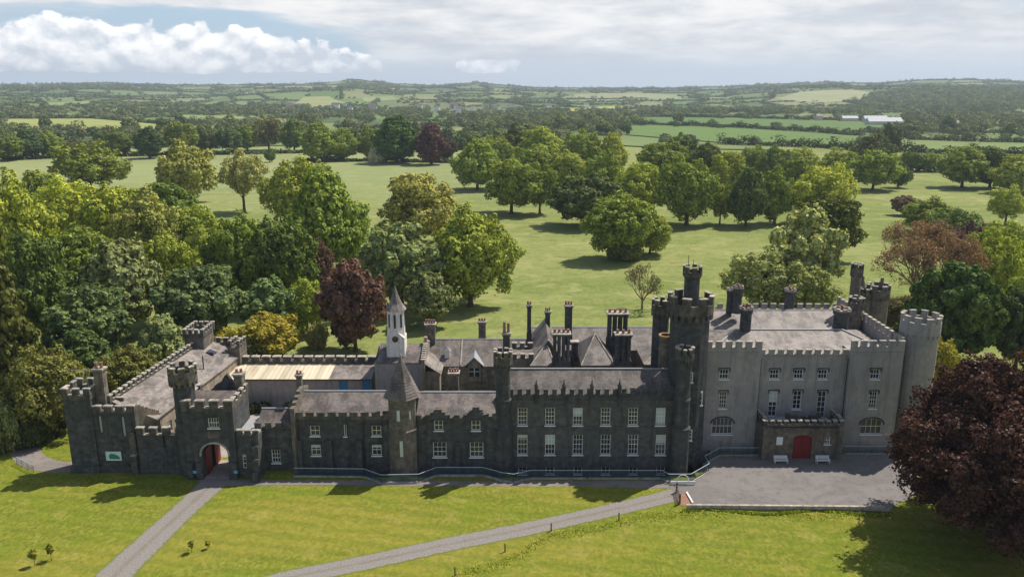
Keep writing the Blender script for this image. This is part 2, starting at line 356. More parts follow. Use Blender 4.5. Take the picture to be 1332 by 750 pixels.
class MB:
    def __init__(s): s.v = []; s.f = []; s.mi = []; s.m = 0
    def quad(s, *p):
        i = len(s.v); s.v += [tuple(q) for q in p]; s.f.append(tuple(range(i, i+len(p)))); s.mi.append(s.m)
    def box(s, x0, x1, y0, y1, z0, z1): s.boxF(W0, x0, x1, -y1, -y0, z0, z1)
    def boxF(s, f, a0, a1, b0, b1, z0, z1, taper=0):
        if a0 > a1: a0, a1 = a1, a0
        if b0 > b1: b0, b1 = b1, b0
        t = taper
        P = [f.p(a0, b0, z0), f.p(a1, b0, z0), f.p(a1, b1, z0), f.p(a0, b1, z0), f.p(a0+t, b0+t, z1), f.p(a1-t, b0+t, z1), f.p(a1-t, b1-t, z1), f.p(a0+t, b1-t, z1)]
        i = len(s.v); s.v += P
        for q in ((0, 1, 2, 3), (4, 7, 6, 5), (0, 4, 5, 1), (1, 5, 6, 2), (2, 6, 7, 3), (3, 7, 4, 0)):
            s.f.append(tuple(i+k for k in q)); s.mi.append(s.m)
    def wall(s, f, a0, a1, z0, z1, holes=(), depth=.35):
        """a wall skin with real openings and reveals"""
        As = sorted({a0, a1} | {h[0] for h in holes} | {h[1] for h in holes}); Zs = sorted({z0, z1} | {h[2] for h in holes} | {h[3] for h in holes})
        for i in range(len(As)-1):
            for j in range(len(Zs)-1):
                ca, cz = (As[i]+As[i+1])/2, (Zs[j]+Zs[j+1])/2
                if any(h[0] < ca < h[1] and h[2] < cz < h[3] for h in holes): continue
                s.quad(f.p(As[i], 0, Zs[j]), f.p(As[i+1], 0, Zs[j]), f.p(As[i+1], 0, Zs[j+1]), f.p(As[i], 0, Zs[j+1]))
        for h in holes:
            A, B, C, D = h[:4]
            s.quad(f.p(A, 0, C), f.p(A, 0, D), f.p(A, -depth, D), f.p(A, -depth, C)); s.quad(f.p(B, 0, C), f.p(B, -depth, C), f.p(B, -depth, D), f.p(B, 0, D))
            s.quad(f.p(A, 0, C), f.p(A, -depth, C), f.p(B, -depth, C), f.p(B, 0, C)); s.quad(f.p(A, 0, D), f.p(B, 0, D), f.p(B, -depth, D), f.p(A, -depth, D))
        s.quad(f.p(a0, 0, z1), f.p(a1, 0, z1), f.p(a1, -depth, z1), f.p(a0, -depth, z1))
        s.quad(f.p(a0, 0, z0), f.p(a0, -depth, z0), f.p(a0, -depth, z1), f.p(a0, 0, z1)); s.quad(f.p(a1, 0, z0), f.p(a1, 0, z1), f.p(a1, -depth, z1), f.p(a1, -depth, z0))
    def arch(s, f, a0, a1, zs, z1, depth, pointed=True, b=-.004, n=10):
        """masonry filling the two corners above an arched opening a0..a1 between springing zs and top z1"""
        c = (a0+a1)/2; hw = (a1-a0)/2; pts = []
        for k in range(n+1):
            t = k/n
            if pointed: zz = zs+(z1-zs)*math.sin(t*math.pi/2)**.85
            else: zz = zs+(z1-zs)*math.sin(t*math.pi/2)
            aa = a0+hw*(1-math.cos(t*math.pi/2))
            pts.append((aa, zz))
        for sgn in (0, 1):
            for (p, q) in zip(pts[:-1], pts[1:]):
                A, B = (p[0], q[0]) if not sgn else (2*c-p[0], 2*c-q[0])
                s.quad(f.p(A, b, p[1]), f.p(B, b, q[1]), f.p(B, b, z1+.001), f.p(A, b, z1+.001))
                s.quad(f.p(A, b, p[1]), f.p(A, -depth, p[1]), f.p(B, -depth, q[1]), f.p(B, b, q[1]))
    def lathe(s, cx, cy, prof, n=24, ph=0.0, cap=True):
        base = len(s.v)
        for (z, r) in prof:
            for k in range(n):
                a = 2*math.pi*k/n+ph; s.v.append((cx+r*math.cos(a), cy+r*math.sin(a), z))
        for j in range(len(prof)-1):
            for k in range(n):
                k2 = (k+1) % n; s.f.append((base+j*n+k, base+j*n+k2, base+(j+1)*n+k2, base+(j+1)*n+k)); s.mi.append(s.m)
        if cap: s.f.append(tuple(base+(len(prof)-1)*n+k for k in range(n))); s.mi.append(s.m)
    def ring(s, cx, cy, ri, ro, a0, a1, z0, z1, n=3):
        P = [(math.cos(a0+(a1-a0)*k/n), math.sin(a0+(a1-a0)*k/n)) for k in range(n+1)]
        for k in range(n):
            (c0, s0), (c1, s1) = P[k], P[k+1]
            q = lambda c, t, r, z: (cx+c*r, cy+t*r, z)
            s.quad(q(c0, s0, ro, z0), q(c1, s1, ro, z0), q(c1, s1, ro, z1), q(c0, s0, ro, z1))
            s.quad(q(c0, s0, ri, z0), q(c0, s0, ri, z1), q(c1, s1, ri, z1), q(c1, s1, ri, z0))
            s.quad(q(c0, s0, ri, z1), q(c0, s0, ro, z1), q(c1, s1, ro, z1), q(c1, s1, ri, z1))
            s.quad(q(c0, s0, ri, z0), q(c1, s1, ri, z0), q(c1, s1, ro, z0), q(c0, s0, ro, z0))
        for (c, t) in (P[0], P[-1]): s.quad((cx+c*ri, cy+t*ri, z0), (cx+c*ro, cy+t*ro, z0), (cx+c*ro, cy+t*ro, z1), (cx+c*ri, cy+t*ri, z1))
    def tube(s, p0, p1, r0, r1=None, n=6):
        r1 = r0 if r1 is None else r1; p0 = Vector(p0); p1 = Vector(p1); d = p1-p0
        if d.length < 1e-6: return
        q = d.to_track_quat('Z', 'Y'); i = len(s.v)
        for (p, r) in ((p0, r0), (p1, r1)):
            for k in range(n):
                a = 2*math.pi*k/n; s.v.append(tuple(p+q@Vector((r*math.cos(a), r*math.sin(a), 0))))
        for k in range(n): s.f.append((i+k, i+(k+1) % n, i+n+(k+1) % n, i+n+k)); s.mi.append(s.m)
        s.f.append(tuple(i+k for k in range(n))[::-1]); s.mi.append(s.m); s.f.append(tuple(i+n+k for k in range(n))); s.mi.append(s.m)
    def build(s, name, mats, parent=None, at=None):
        if not isinstance(mats, (list, tuple)): mats = [mats]
        org = origin_of(parent) if parent is not None else Vector(at or (0, 0, 0))
        me = bpy.data.meshes.new(name); V = np.array(s.v, float)-np.array(org)[None, :]
        me.from_pydata(V.tolist(), [], s.f); me.update()
        for m_ in mats: me.materials.append(m_)
        if len(mats) > 1: me.polygons.foreach_set('material_index', s.mi)
        o = bpy.data.objects.new(name, me); col.objects.link(o)
        if parent is not None: o.parent = parent
        else: o.location = org
        return o
def crenels(mb, f, a0, a1, b0, b1, z0, zl, zt, mw, gw, cop=.12, start=True):
    """wall top from z0 to zl with merlons up to zt; coping uses material slot 1"""
    mb.m = 0; mb.boxF(f, a0, a1, b0, b1, z0, zl)
    L = a1-a0; n = max(1, round((L+gw)/(mw+gw))); k = L/(n*mw+(n-1)*gw) if n > 1 else 1
    mw2, gw2 = mw*k, gw*k; a = a0
    for i in range(n):
        j = (random.random()-.5)*.05
        mb.m = 0; mb.boxF(f, a, min(a+mw2, a1), b0+.02, b1-.02, zl, zt+j)
        mb.m = 1; mb.boxF(f, a-.06, min(a+mw2, a1)+.06, b0-.05, b1+.05, zt+j, zt+j+cop, taper=.03)
        if i < n-1: mb.boxF(f, a+mw2+.01, a+mw2+gw2-.01, b0-.04, b1+.04, zl, zl+cop*.7)
        a += mw2+gw2
    mb.m = 0
CREN = lambda: [M['parapet'], M['coping']]
def ring_crenels(mb, cx, cy, r, z0, zl, zt, n, th=.35, frac=.55, ph=0.0, cop=.13):
    mb.m = 0; mb.ring(cx, cy, r-th, r, 0, 2*math.pi, z0, zl, 24)
    for i in range(n):
        a = 2*math.pi*i/n+ph; da = 2*math.pi/n*frac; j = random.uniform(-.05, .05)
        mb.m = 0; mb.ring(cx, cy, r-th+.015, r-.015, a, a+da, zl, zt+j, 2)
        mb.m = 1; mb.ring(cx, cy, r-th-.05, r+.06, a-.02, a+da+.02, zt+j, zt+j+cop, 2)
    mb.m = 0
def window(parent, f, ac, zc, w_, h_, cols, rows, b=-.16, blind=0, arch=None, bar=.04, fr=.09, sill=True):
    """white frame with glazing bars, its pane behind, set in the reveal"""
    a0, a1, z0, z1 = ac-w_/2, ac+w_/2, zc-h_/2, zc+h_/2
    mb = MB(); mb.boxF(f, a0, a0+fr, b-.1, b, z0, z1); mb.boxF(f, a1-fr, a1, b-.1, b, z0, z1)
    mb.boxF(f, a0+fr, a1-fr, b-.1, b, z0, z0+fr); mb.boxF(f, a0+fr, a1-fr, b-.1, b, z1-fr, z1)
    for i in range(1, cols):
        a = a0+fr+(w_-2*fr)*i/cols; t = bar if not arch else bar*1.3; mb.boxF(f, a-t/2, a+t/2, b-.08, b-.015, z0+fr, z1-fr)
    for j in range(1, rows):
        z = z0+fr+(h_-2*fr)*j/rows; t = bar*(1.7 if j == rows//2 else 1); mb.boxF(f, a0+fr, a1-fr, b-.082, b-.017, z-t/2, z+t/2)
    if sill: mb.boxF(f, a0-.1, a1+.1, -.02, .1, z0-.14, z0-.01)
    o = mb.build('window', M['white'], parent)
    p = MB(); p.boxF(f, a0+.02, a1-.02, b-.075, b-.06, z0+.02, z1-.02); p.build('pane', M['glass'], o)
    if not blind and h_ > 1.4 and w_ < 2 and random.random() < .3: blind = random.choice((.18, .3, .45))
    if blind:
        q = MB(); q.boxF(f, a0+fr, a1-fr, b-.055, b-.045, z1-fr-(h_-2*fr)*blind, z1-fr); q.build('blind', M['blind'], o)
    return o
def hood(parent, f, ac, zt, w_, drop=.45):
    mb = MB(); a0, a1 = ac-w_/2-.18, ac+w_/2+.18
    mb.boxF(f, a0, a1, 0, .12, zt+.1, zt+.24); mb.boxF(f, a0, a0+.14, 0, .118, zt+.1-drop, zt+.1); mb.boxF(f, a1-.14, a1, 0, .118, zt+.1-drop, zt+.1)
    return mb.build('hood_mould', M['dark_stone'], parent)
def hole(ac, zc, w_, h_): return (ac-w_/2, ac+w_/2, zc-h_/2, zc+h_/2)
def pxrect(cx, cy, wpx, hpx, Y):
    X, z = XZ(cx, cy, Y); d = Y*CT+(CAMZ-z)*ST
    return X, z, wpx/F*d, Zat(cy-hpx/2, Y)-Zat(cy+hpx/2, Y)
def roof_gable(mb, x0, x1, y0, y1, ze, zr, yr=None, over=.15):
    yr = (y0+y1)/2 if yr is None else yr; t = .18
    for (ya, yb, za, zb) in ((y0-over, yr, ze, zr), (yr, y1+over, zr, ze)):
        P = [(x0, ya, za), (x1, ya, za), (x1, yb, zb), (x0, yb, zb)]; Q = [(a, b_, c-t) for a, b_, c in P]
        mb.quad(*P); mb.quad(*Q[::-1])
        for i in range(4): j = (i+1) % 4; mb.quad(P[i], Q[i], Q[j], P[j])
    for x in (x0+.05, x1-.05): mb.quad((x, y0, ze-t), (x, y1, ze-t), (x, yr, zr-t))
def roof_hip(mb, x0, x1, y0, y1, ze, zr, inset=None):
    ins = (y1-y0)/2 if inset is None else inset; ym = (y0+y1)/2
    A, B, C, D = (x0, y0, ze), (x1, y0, ze), (x1, y1, ze), (x0, y1, ze); E, G_ = (x0+ins, ym, zr), (x1-ins, ym, zr)
    mb.quad(A, B, G_, E); mb.quad(B, C, G_); mb.quad(C, D, E, G_); mb.quad(D, A, E); mb.quad(A, D, C, B)
def ridge_cap(parent, pts, r=.12, name='ridge_cap', mat=None):
    mb = MB()
    for p, q in zip(pts[:-1], pts[1:]): mb.tube(p, q, r, n=5)
    return mb.build(name, mat or M['lead'], parent)
def pots(parent, spots, h=.9, r=.16, mat=None):
    for (x, y, z) in spots:
        mb = MB(); hh = h*random.uniform(.85, 1.1)
        mb.lathe(x, y, [(z, r*1.15), (z+.1, r*1.15), (z+.14, r*.95), (z+hh-.12, r*.8), (z+hh-.1, r*1.05), (z+hh, r*1.05)], 8)
        mb.build('chimney_pot', mat or M['pot'], parent)
def chimney(parent, pxa, pxb, ptop, pbot, Y, dep=1.0, npots=3, style='box', mat=None, poth=.7, extra=.6):
    zt, zb = Zat(ptop+2, Y), Zat(pbot, Y)-extra; xa, xb = Xat(pxa, Y, (zt+zb)/2), Xat(pxb, Y, (zt+zb)/2)
    mb = MB(); m_ = [mat or M['dark_stone'], M['coping']]; y0, y1 = Y-dep/2, Y+dep/2
    if style == 'box':
        mb.box(xa+.08, xb-.08, y0+.08, y1-.08, zb, zt-.45); mb.box(xa, xb, y0, y1, zb-.003, zb+(zt-zb)*.25)
        mb.box(xa, xb, y0, y1, zt-.45, zt-.2); mb.m = 1; mb.box(xa-.1, xb+.1, y0-.1, y1+.1, zt-.2, zt)
    elif style == 'flues':
        n = npots; mb.box(xa, xb, y0, y1, zb, zb+(zt-zb)*.32); wv = (xb-xa)/n
        for i in range(n):
            for yy in (y0+wv/2, y1-wv/2) if dep > 1.1 else ((y0+y1)/2,):
                mb.lathe(xa+wv*(i+.5), yy, [(zb+(zt-zb)*.3, wv*.46), (zb+(zt-zb)*.36, wv*.46), (zb+(zt-zb)*.38, wv*.36), (zt-.7, wv*.36), (zt-.6, wv*.47), (zt-.35, wv*.47)], 8, math.pi/8)
        mb.m = 1; mb.box(xa-.08, xb+.08, y0-.08, y1+.08, zt-.3, zt-.12)
        mb.m = 0; mb.box(xa+.02, xb-.02, y0+.02, y1-.02, zt-.45, zt-.3)
        zt -= .12
    elif style == 'round':
        cx = (xa+xb)/2; r = (xb-xa)/2
        mb.lathe(cx, Y, [(zb, r*.86), (zt-1.0, r*.84), (zt-.75, r), (zt-.3, r)], 16)
        mb.m = 1; mb.ring(cx, Y, r*.6, r*1.06, 0, 2*math.pi, zt-.3, zt-.1, 16); mb.m = 0
        for k in range(7):
            a = k*2*math.pi/7; mb.m = 1; mb.ring(cx, Y, r*.7, r*1.04, a, a+.5, zt-.1, zt+.12, 2)
        mb.m = 0; zt -= .25
    ch = mb.build('chimney', m_, parent)
    if npots and style != 'none':
        k = npots if style != 'round' else max(3, npots); cx = (xa+xb)/2
        if style == 'round': sp = [(cx+(xb-xa)*.23*math.cos(i*6.283/k), Y+(xb-xa)*.23*math.sin(i*6.283/k), zt) for i in range(k)]
        else: sp = [(xa+(xb-xa)*(i+.5)/k, Y, zt) for i in range(k)]
        pots(ch, sp, poth, min(.2, (xb-xa)/k*.4))
    return ch
def turret(name, label, cx, cy, zb, zt, r, rings=(), ncren=8, crown=1.6, over=.3, n=24, base=None, mat=None, slits=(), group=None, ph=0, cat='turret', cren=None):
    t = empty(name, (cx, cy, zb), label, cat, group)
    mb = MB(); prof = [(zb, (base or r*1.06))]
    for (z, k) in rings: prof += [(z-.12, prof[-1][1]), (z, prof[-1][1]+.1), (z+.14, r*k+.06), (z+.22, r*k)]
    prof += [(zt-crown-.55, prof[-1][1]), (zt-crown-.1, r+over*.6), (zt-crown, r+over)]
    mb.lathe(cx, cy, prof, n, ph)
    mb.build('shaft', mat or M['dark_stone'], t)
    c = MB(); ring_crenels(c, cx, cy, r+over, zt-crown, zt-.75, zt-.12, ncren, ph=ph+.15)
    nb = ncren*2
    for k in range(nb):
        a = k*2*math.pi/nb; c.ring(cx, cy, r*.97, r+over*.95, a, a+.5*2*math.pi/nb, zt-crown-.45, zt-crown-.003, 1)
    c.build('battlement', cren or CREN(), t)
    rf = MB(); rf.lathe(cx, cy, [(zt-crown+.15, r+over-.36), (zt-crown+.4, .05)], 16); rf.build('roof', M['lead'], t)
    if slits:
        for (ang, z, h_) in slits:
            s = MB(); ax, ay = cx+math.cos(ang)*(r+.035), cy+math.sin(ang)*(r+.035)
            fr = Fr(ax, ay, ang+math.pi/2); s.boxF(fr, -.14, .14, -.3, 0, z-h_/2, z+h_/2); s.build('slit_window', M['glass'], t)
    return t

# ================================================================== GROUND
def add_sheet(name, pts, mat, z=.0, kind='structure', sub=None, thick=0):
    mb = MB(); mb.quad(*[(p[0], p[1], z) for p in pts]); o = mb.build(name, mat); tag(o, kind=kind); return o
MO1 = (Xat(384, 94, 0), Xat(903, 94, 0), 92.55, 96.2)
MO4 = (Xat(903, 94, 0), Xat(921, 101, 0)-.05, 94.2, 101.2)     # sunken area along the long front
MO2 = (Xat(921, 101, 0), Xat(990, 101, 0), 99.7, 101.2)
MO3 = (Xat(1098, 101, 0), Xat(1172, 101, 0), 99.7, 101.2)
def build_ground():
    xs = set(np.round(np.concatenate([np.arange(-120, 121, 6.0), np.linspace(-9000, -500, 60), np.linspace(-480, -130, 18), np.linspace(130, 480, 18), np.linspace(500, 9000, 60)]), 3))
    ys = set(np.round(np.concatenate([np.arange(-60, 160, 6.0), np.arange(160, 700, 20), np.linspace(700, 12000, 130)]), 3))
    for mo in (MO1, MO2, MO3, MO4): xs |= {mo[0], mo[1]}; ys |= {mo[2], mo[3]}
    xs = np.array(sorted(xs)); ys = np.array(sorted(ys)); nx, ny = len(xs), len(ys)
    Xg, Yg = np.meshgrid(xs, ys); Z = hgt(Xg, Yg)-1.2*sms(np.hypot(Xg, Yg), 640, 900)
    V = np.stack([Xg, Yg, Z], -1).reshape(-1, 3); Fc = []
    for j in range(ny-1):
        for i in range(nx-1):
            cx, cy = (xs[i]+xs[i+1])/2, (ys[j]+ys[j+1])/2
            if any(m[0] < cx < m[1] and m[2] < cy < m[3] for m in (MO1, MO2, MO3, MO4)): continue
            k = j*nx+i; Fc.append((k, k+1, k+nx+1, k+nx))
    me = bpy.data.meshes.new('ground'); me.from_pydata(V.tolist(), [], Fc); me.materials.append(M['park'])
    o = bpy.data.objects.new('ground', me); col.objects.link(o); tag(o, kind='structure')
build_ground()
mb = MB()
for mo in (MO1, MO2, MO3, MO4):
    x0, x1, y0, y1 = mo; d = -1.7
    mb.quad((x0, y0, d), (x1, y0, d), (x1, y1+.3, d), (x0, y1+.3, d))
    mb.quad((x0, y0, .0), (x0, y0, d), (x1, y0, d), (x1, y0, .0)); mb.quad((x0, y0, 0), (x0, y1, 0), (x0, y1, d), (x0, y0, d)); mb.quad((x1, y0, 0), (x1, y0, d), (x1, y1, d), (x1, y1, 0))
tag(mb.build('basement_area', M['mid_stone']), kind='structure')

# forecourt, paths
def ribbon(name, pts, widths, mat, z=.008, kind='structure'):
    """a path along ground points, with an 'across' attribute from -1 to 1"""
    P = [Vector((p[0], p[1], 0)) for p in pts]; n = 10; Q = []; Wd = []
    for i in range(len(P)-1):
        p0 = P[max(i-1, 0)]; p1 = P[i]; p2 = P[i+1]; p3 = P[min(i+2, len(P)-1)]
        for k in range(n if i < len(P)-2 else n+1):
            t = k/n; Q.append(.5*((2*p1)+(-p0+p2)*t+(2*p0-5*p1+4*p2-p3)*t*t+(-p0+3*p1-3*p2+p3)*t**3)); Wd.append(widths[i]+(widths[i+1]-widths[i])*t)
    V = []; A = []; Fc = []; c = 6
    for i, q in enumerate(Q):
        d = (Q[min(i+1, len(Q)-1)]-Q[max(i-1, 0)]).normalized(); nn = Vector((-d.y, d.x, 0))
        for k in range(c+1):
            s_ = -1+2*k/c; pp = q+nn*s_*Wd[i]/2; V.append((pp.x, pp.y, z)); A.append(s_)
    for i in range(len(Q)-1):
        for k in range(c): j = i*(c+1)+k; Fc.append((j, j+1, j+c+2, j+c+1))
    me = bpy.data.meshes.new(name); me.from_pydata(V, [], Fc); at = me.attributes.new('across', 'FLOAT', 'POINT'); at.data.foreach_set('value', A)
    me.materials.append(mat); o = bpy.data.objects.new(name, me); col.objects.link(o); tag(o, kind=kind); return o
ribbon('gate_drive', [G(120, 785), G(152, 745), G(196, 703), G(238, 664), G(272, 633), G(281, 622)], [4.2, 4.2, 3.9, 3.6, 3.9, 4.6], M['drive'], .010)
ribbon('lower_drive', [G(300, 772), G(380, 750), G(480, 730), G(580, 708), G(690, 686), G(790, 664), G(850, 650), G(893, 639)], [2.9]*7+[3.3], M['drive'], .014)
ribbon('front_path', [G(268, 628), G(330, 627.5), G(470, 627.5), G(620, 629), G(760, 629), G(880, 630)], [1.6, 1.35, 1.3, 1.3, 1.4, 2.0], M['path'], .018)
ribbon('side_path', [G(22, 560), G(32, 585), G(45, 600), G(75, 607), G(100, 606), G(150, 612)], [3.6, 3.4, 3.2, 3.0, 3.0, 1.0], M['path'], .012)
fc = [G(893, 657.5), G(866, 628), G(907, 621), G(922, 611), G(922, 589.5), G(1186, 589.5), G(1200, 640), G(1150, 663), G(1020, 661)]
add_sheet('forecourt', fc, M['asphalt'], .022)
add_sheet('stable_yard', [(-45.6, 98.25), (-2, 98.25), (-2, 115.9), (-43.9, 115.9)], M['yard'], .010)
add_sheet('gate_passage', [G(262, 622.5), G(300, 622.5), G(300, 598), G(262, 598)], M['yard'], .024)

# ================================================================== THE CASTLE, wing by wing
STONE = M['dark_stone']
def wing_root(name, label, x, y, cat='building', group=None): return empty(name, (x, y, 0), label, cat, group)

# ---- west corner tower, front wall and curtain wall
YA = 94.0
r = wing_root('corner_tower', 'low square dark stone corner tower at the far left end of the castle', -54.8, 94.0, 'tower')
mb = MB(); mb.box(-56.5, -53.1, YA-.25, YA+3.2, -.5, Zat(519, YA)); mb.box(-56.65, -52.95, YA-.4, YA+3.35, -.5, 1.0)
mb.build('wall', STONE, r)
mb = MB(); zc0, zc1, zc2 = Zat(519, YA), Zat(513, YA), Zat(505, YA)
for f, a0, a1 in ((FY(YA-.35), -56.6, -53.0), (Fr(0, YA+3.3, 0), -56.6, -53.0)): crenels(mb, f, a0, a1, -.4, 0, zc0, zc1, zc2, .8, .6)
for f in (Fr(-53.0, YA-.35, math.pi/2), Fr(-56.2, YA-.35, math.pi/2)): crenels(mb, f, .45, 3.2, -.4, 0, zc0, zc1, zc2, .8, .6)
mb.build('battlement', CREN(), r)
mb = MB(); mb.box(-56.2, -53.4, YA, YA+2.9, zc0-.1, zc0+.15); mb.build('roof', M['lead'], r)

r = wing_root('west_front_building', 'shallow dark stone front with three arrow slits and a green notice', -50.6, 94.0)
xe = Xat(179, YA, 4.5); slits = []
for (cx, cy, hh) in ((115, 551, 16), (130.5, 552, 22), (160.5, 555, 26)):
    X, z, w_, h_ = pxrect(cx, cy, 4, hh, YA); slits.append((X-.2, X+.2, z-h_/2, z+h_/2))
mb = MB(); zt = Zat(537, YA); mb.wall(FY(YA), -53.1, xe, -.5, zt, slits, .4); mb.box(-53.09, xe, YA+.401, YA+2.6, -.5, zt-.01); mb.boxF(FY(YA), -53.1, xe, 0, .18, -.5, .9)
mb.build('wall', STONE, r)
for s in slits:
    q = MB(); q.boxF(FY(YA), s[0], s[1], -.3, -.25, s[2], s[3]); q.build('slit_window', M['blind'], r)
mb = MB(); crenels(mb, FY(YA), -53.1, xe+.05, -.45, .06, zt, Zat(535, YA), Zat(528.5, YA), 1.05, .42)
crenels(mb, FY(YA+2.6), -53.1, -50.4, -.35, 0, zt-.01, zt+.3, zt+1.0, .8, .5); mb.build('battlement', CREN(), r)
mb = MB(); mb.box(-53, xe-.1, YA+.4, YA+2.3, zt-.01, zt+.12); mb.build('roof', M['lead'], r)
chimney(r, 126, 139.5, 476, 533, YA+1.6, 1.15, 2, 'box', M['mid_stone'])
mb = MB(); fb = FY(YA); bx0, bx1 = Xat(172, YA, 3), Xat(180, YA, 3)
mb.boxF(fb, bx0, bx1, 0, .75, -.5, 2.6); mb.boxF(fb, bx0+.003, bx1-.003, 0, .5, 2.6, 5.6); mb.m = 1; mb.boxF(fb, bx0-.03, bx1+.03, 0, .8, 2.6, 2.72, .04); mb.build('buttress', CREN(), r)
# raking gable wall, turned to the sun
r2 = r
mb = MB(); p0 = (xe-.05, YA+.4); p1 = (-45.75, 96.6); L = math.hypot(p1[0]-p0[0], p1[1]-p0[1]); fr = Fr(p0[0], p0[1], math.atan2(p1[1]-p0[1], p1[0]-p0[0]))
n = 7
for i in range(n):
    a0, a1 = L*i/n, L*(i+1)/n; zz = Zat(527, YA)-1.9*i/n
    mb.boxF(fr, a0, a1, -.4, 0, -.5, zz-.45); mb.boxF(fr, a0+.02, a0+(a1-a0)*.6, -.4+.01, -.01, zz-.45, zz)
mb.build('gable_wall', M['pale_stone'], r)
ic = FY(YA+.0)
s_ = MB(); X, z, w_, h_ = pxrect(148, 592.5, 20, 11.5, YA-.2)
sg = empty('notice_board', (X, YA-.2, z), 'pale framed notice board with a green map on the dark left front wall', 'sign')
s_.boxF(FY(YA-.19), X-w_/2, X+w_/2, 0, .07, z-h_/2, z+h_/2); s_.build('board', M['sign_pale'], sg)
s_ = MB(); P = [(-.28, -.32), (.42, -.34), (.36, -.02), (.1, .22), (-.18, .3), (-.3, .05)]
s_.v = [(X+a*w_, YA-.265, z+b*h_) for a, b in P]+[(X+a*w_, YA-.255, z+b*h_) for a, b in P]; s_.f = [tuple(range(6)), tuple(range(11, 5, -1))]; s_.mi = [0, 0]; s_.build('map_panel', M['sign_green'], sg)

YB = 93.6
r = wing_root('curtain_wall', 'dark battlemented curtain wall between the left front and the gate turret', -44.6, YB, 'wall')
x0, x1 = Xat(180, YB, 3), Xat(240, YB, 3)
X, z, w_, h_ = pxrect(214, 574, 4, 16, YB); hs = [(X-.2, X+.2, z-h_/2, z+h_/2)]
mb = MB(); zl = Zat(566, YB); mb.wall(FY(YB), x0, x1, -.5, zl, hs, .25); mb.box(x0, x1, YB+.251, YB+.8, -.5, zl); mb.boxF(FY(YB), x0, x1, 0, .15, -.5, .7); mb.build('wall', STONE, r)
mb = MB(); crenels(mb, FY(YB), x0, x1, -.5, .05, zl, zl+.05, Zat(557, YB), .95, .75); mb.build('battlement', CREN(), r)

# ---- west stable range
FE = Fr(-45.8, 96.4, R(84.3))
r = wing_root('stable_range', 'long stable range with a pale slate roof running back on the left', *FE.p(12, -2.8, 0)[:2])
mb = MB(); ze, zw = 6.9, 9.0; LW = 25.5
mb.wall(FE, 0, LW, -.3, ze, [(a, a+1.1, 1.0+2.6*k, 2.5+2.6*k) for a in (1.6, 4.6, 8.0, 11.5, 15, 18.5, 21.8) for k in (0, 1)], .3)
mb.boxF(FE, 0, LW, -5.6, -.302, -.3, ze-.02)
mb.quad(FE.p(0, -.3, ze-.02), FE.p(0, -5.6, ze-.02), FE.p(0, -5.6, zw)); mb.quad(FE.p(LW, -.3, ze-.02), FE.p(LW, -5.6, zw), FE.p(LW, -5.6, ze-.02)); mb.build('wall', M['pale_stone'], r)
mb = MB(); n = 1
P = [FE.p(-1.2, .25, ze-.1), FE.p(LW, .25, ze-.1), FE.p(LW, -5.5, zw), FE.p(-1.2, -5.5, zw)]; Q = [(a, b, c-.16) for a, b, c in P]
mb.quad(*P); mb.quad(*Q[::-1])
for i in range(4): mb.quad(P[i], Q[i], Q[(i+1) % 4], P[(i+1) % 4])
mb.build('roof', M['slate_pale'], r)
mb = MB(); crenels(mb, FE, -1.4, LW, -6.05, -5.6, 3, zw+.2, zw+.78, .62, .5, cop=.16); crenels(mb, Fr(*FE.p(LW, -5.6, 0)[:2], R(84.3-90)), 0, 5.6, -.4, 0, 3, zw-.6, zw+.1, .8, .5); mb.build('battlement', CREN(), r)
for a in (1.6, 4.6, 8.0, 11.5, 15, 18.5, 21.8):
    for k in (0, 1): window(r, FE, a+.55, 1.75+2.6*k, 1.1, 1.5, 2, 2, sill=False)
mb = MB(); mb.tube(FE.p(15.5, -1.6, 7.2), FE.p(15.5, -1.6, 9.6), .09); mb.build('vent_pipe', M['iron'], r)
mb = MB(); mb.quad(FE.p(20.6, -2.5, 8.0), FE.p(22, -2.5, 8.0), FE.p(22, -3.7, 8.44), FE.p(20.6, -3.7, 8.44)); mb.boxF(FE, 20.5, 20.6, -3.7, -2.5, 7.8, 8.4); mb.build('skylight', M['glass'], r)
mb = MB(); mb.boxF(FE, LW-2.2, LW+.4, -1.3, .5, 0, 8.3); mb.build('corner_pier', M['mid_stone'], r)
mb = MB(); crenels(mb, FE, LW-2.2, LW+.4, .1, .5, 8.3, 8.7, 9.4, .6, .4); crenels(mb, FE, LW-2.2, LW+.4, -1.3, -.9, 8.3, 8.7, 9.4, .6, .4); mb.build('pier_battlement', CREN(), r)
YT = 118.0
r = wing_root('rear_yard_tower', 'square battlemented stone tower behind the stable roof', -49.8, YT, 'tower')
x0, x1 = Xat(240, YT, 10), Xat(264.5, YT, 10); zt = Zat(439, YT)
mb = MB(); mb.box(x0, x1, YT, YT+4.2, -.3, zt); mb.build('wall', M['mid_stone'], r)
mb = MB()
for f, a0, a1 in ((FY(YT-.1), x0-.15, x1+.15), (FY(YT+4.3), x0-.15, x1+.15)): crenels(mb, f, a0, a1, -.4, 0.05, zt, zt+.6, zt+1.25, .6, .45)
for xx in (x0+.2, x1+.15): crenels(mb, Fr(xx, YT+.3, math.pi/2), 0, 3.6, -.4, 0, zt, zt+.6, zt+1.25, .6, .45)
mb.build('battlement', CREN(), r)
mb = MB(); mb.box(x0+.2, x1-.2, YT+.3, YT+4, zt-.1, zt+.1); mb.build('roof', M['lead'], r)

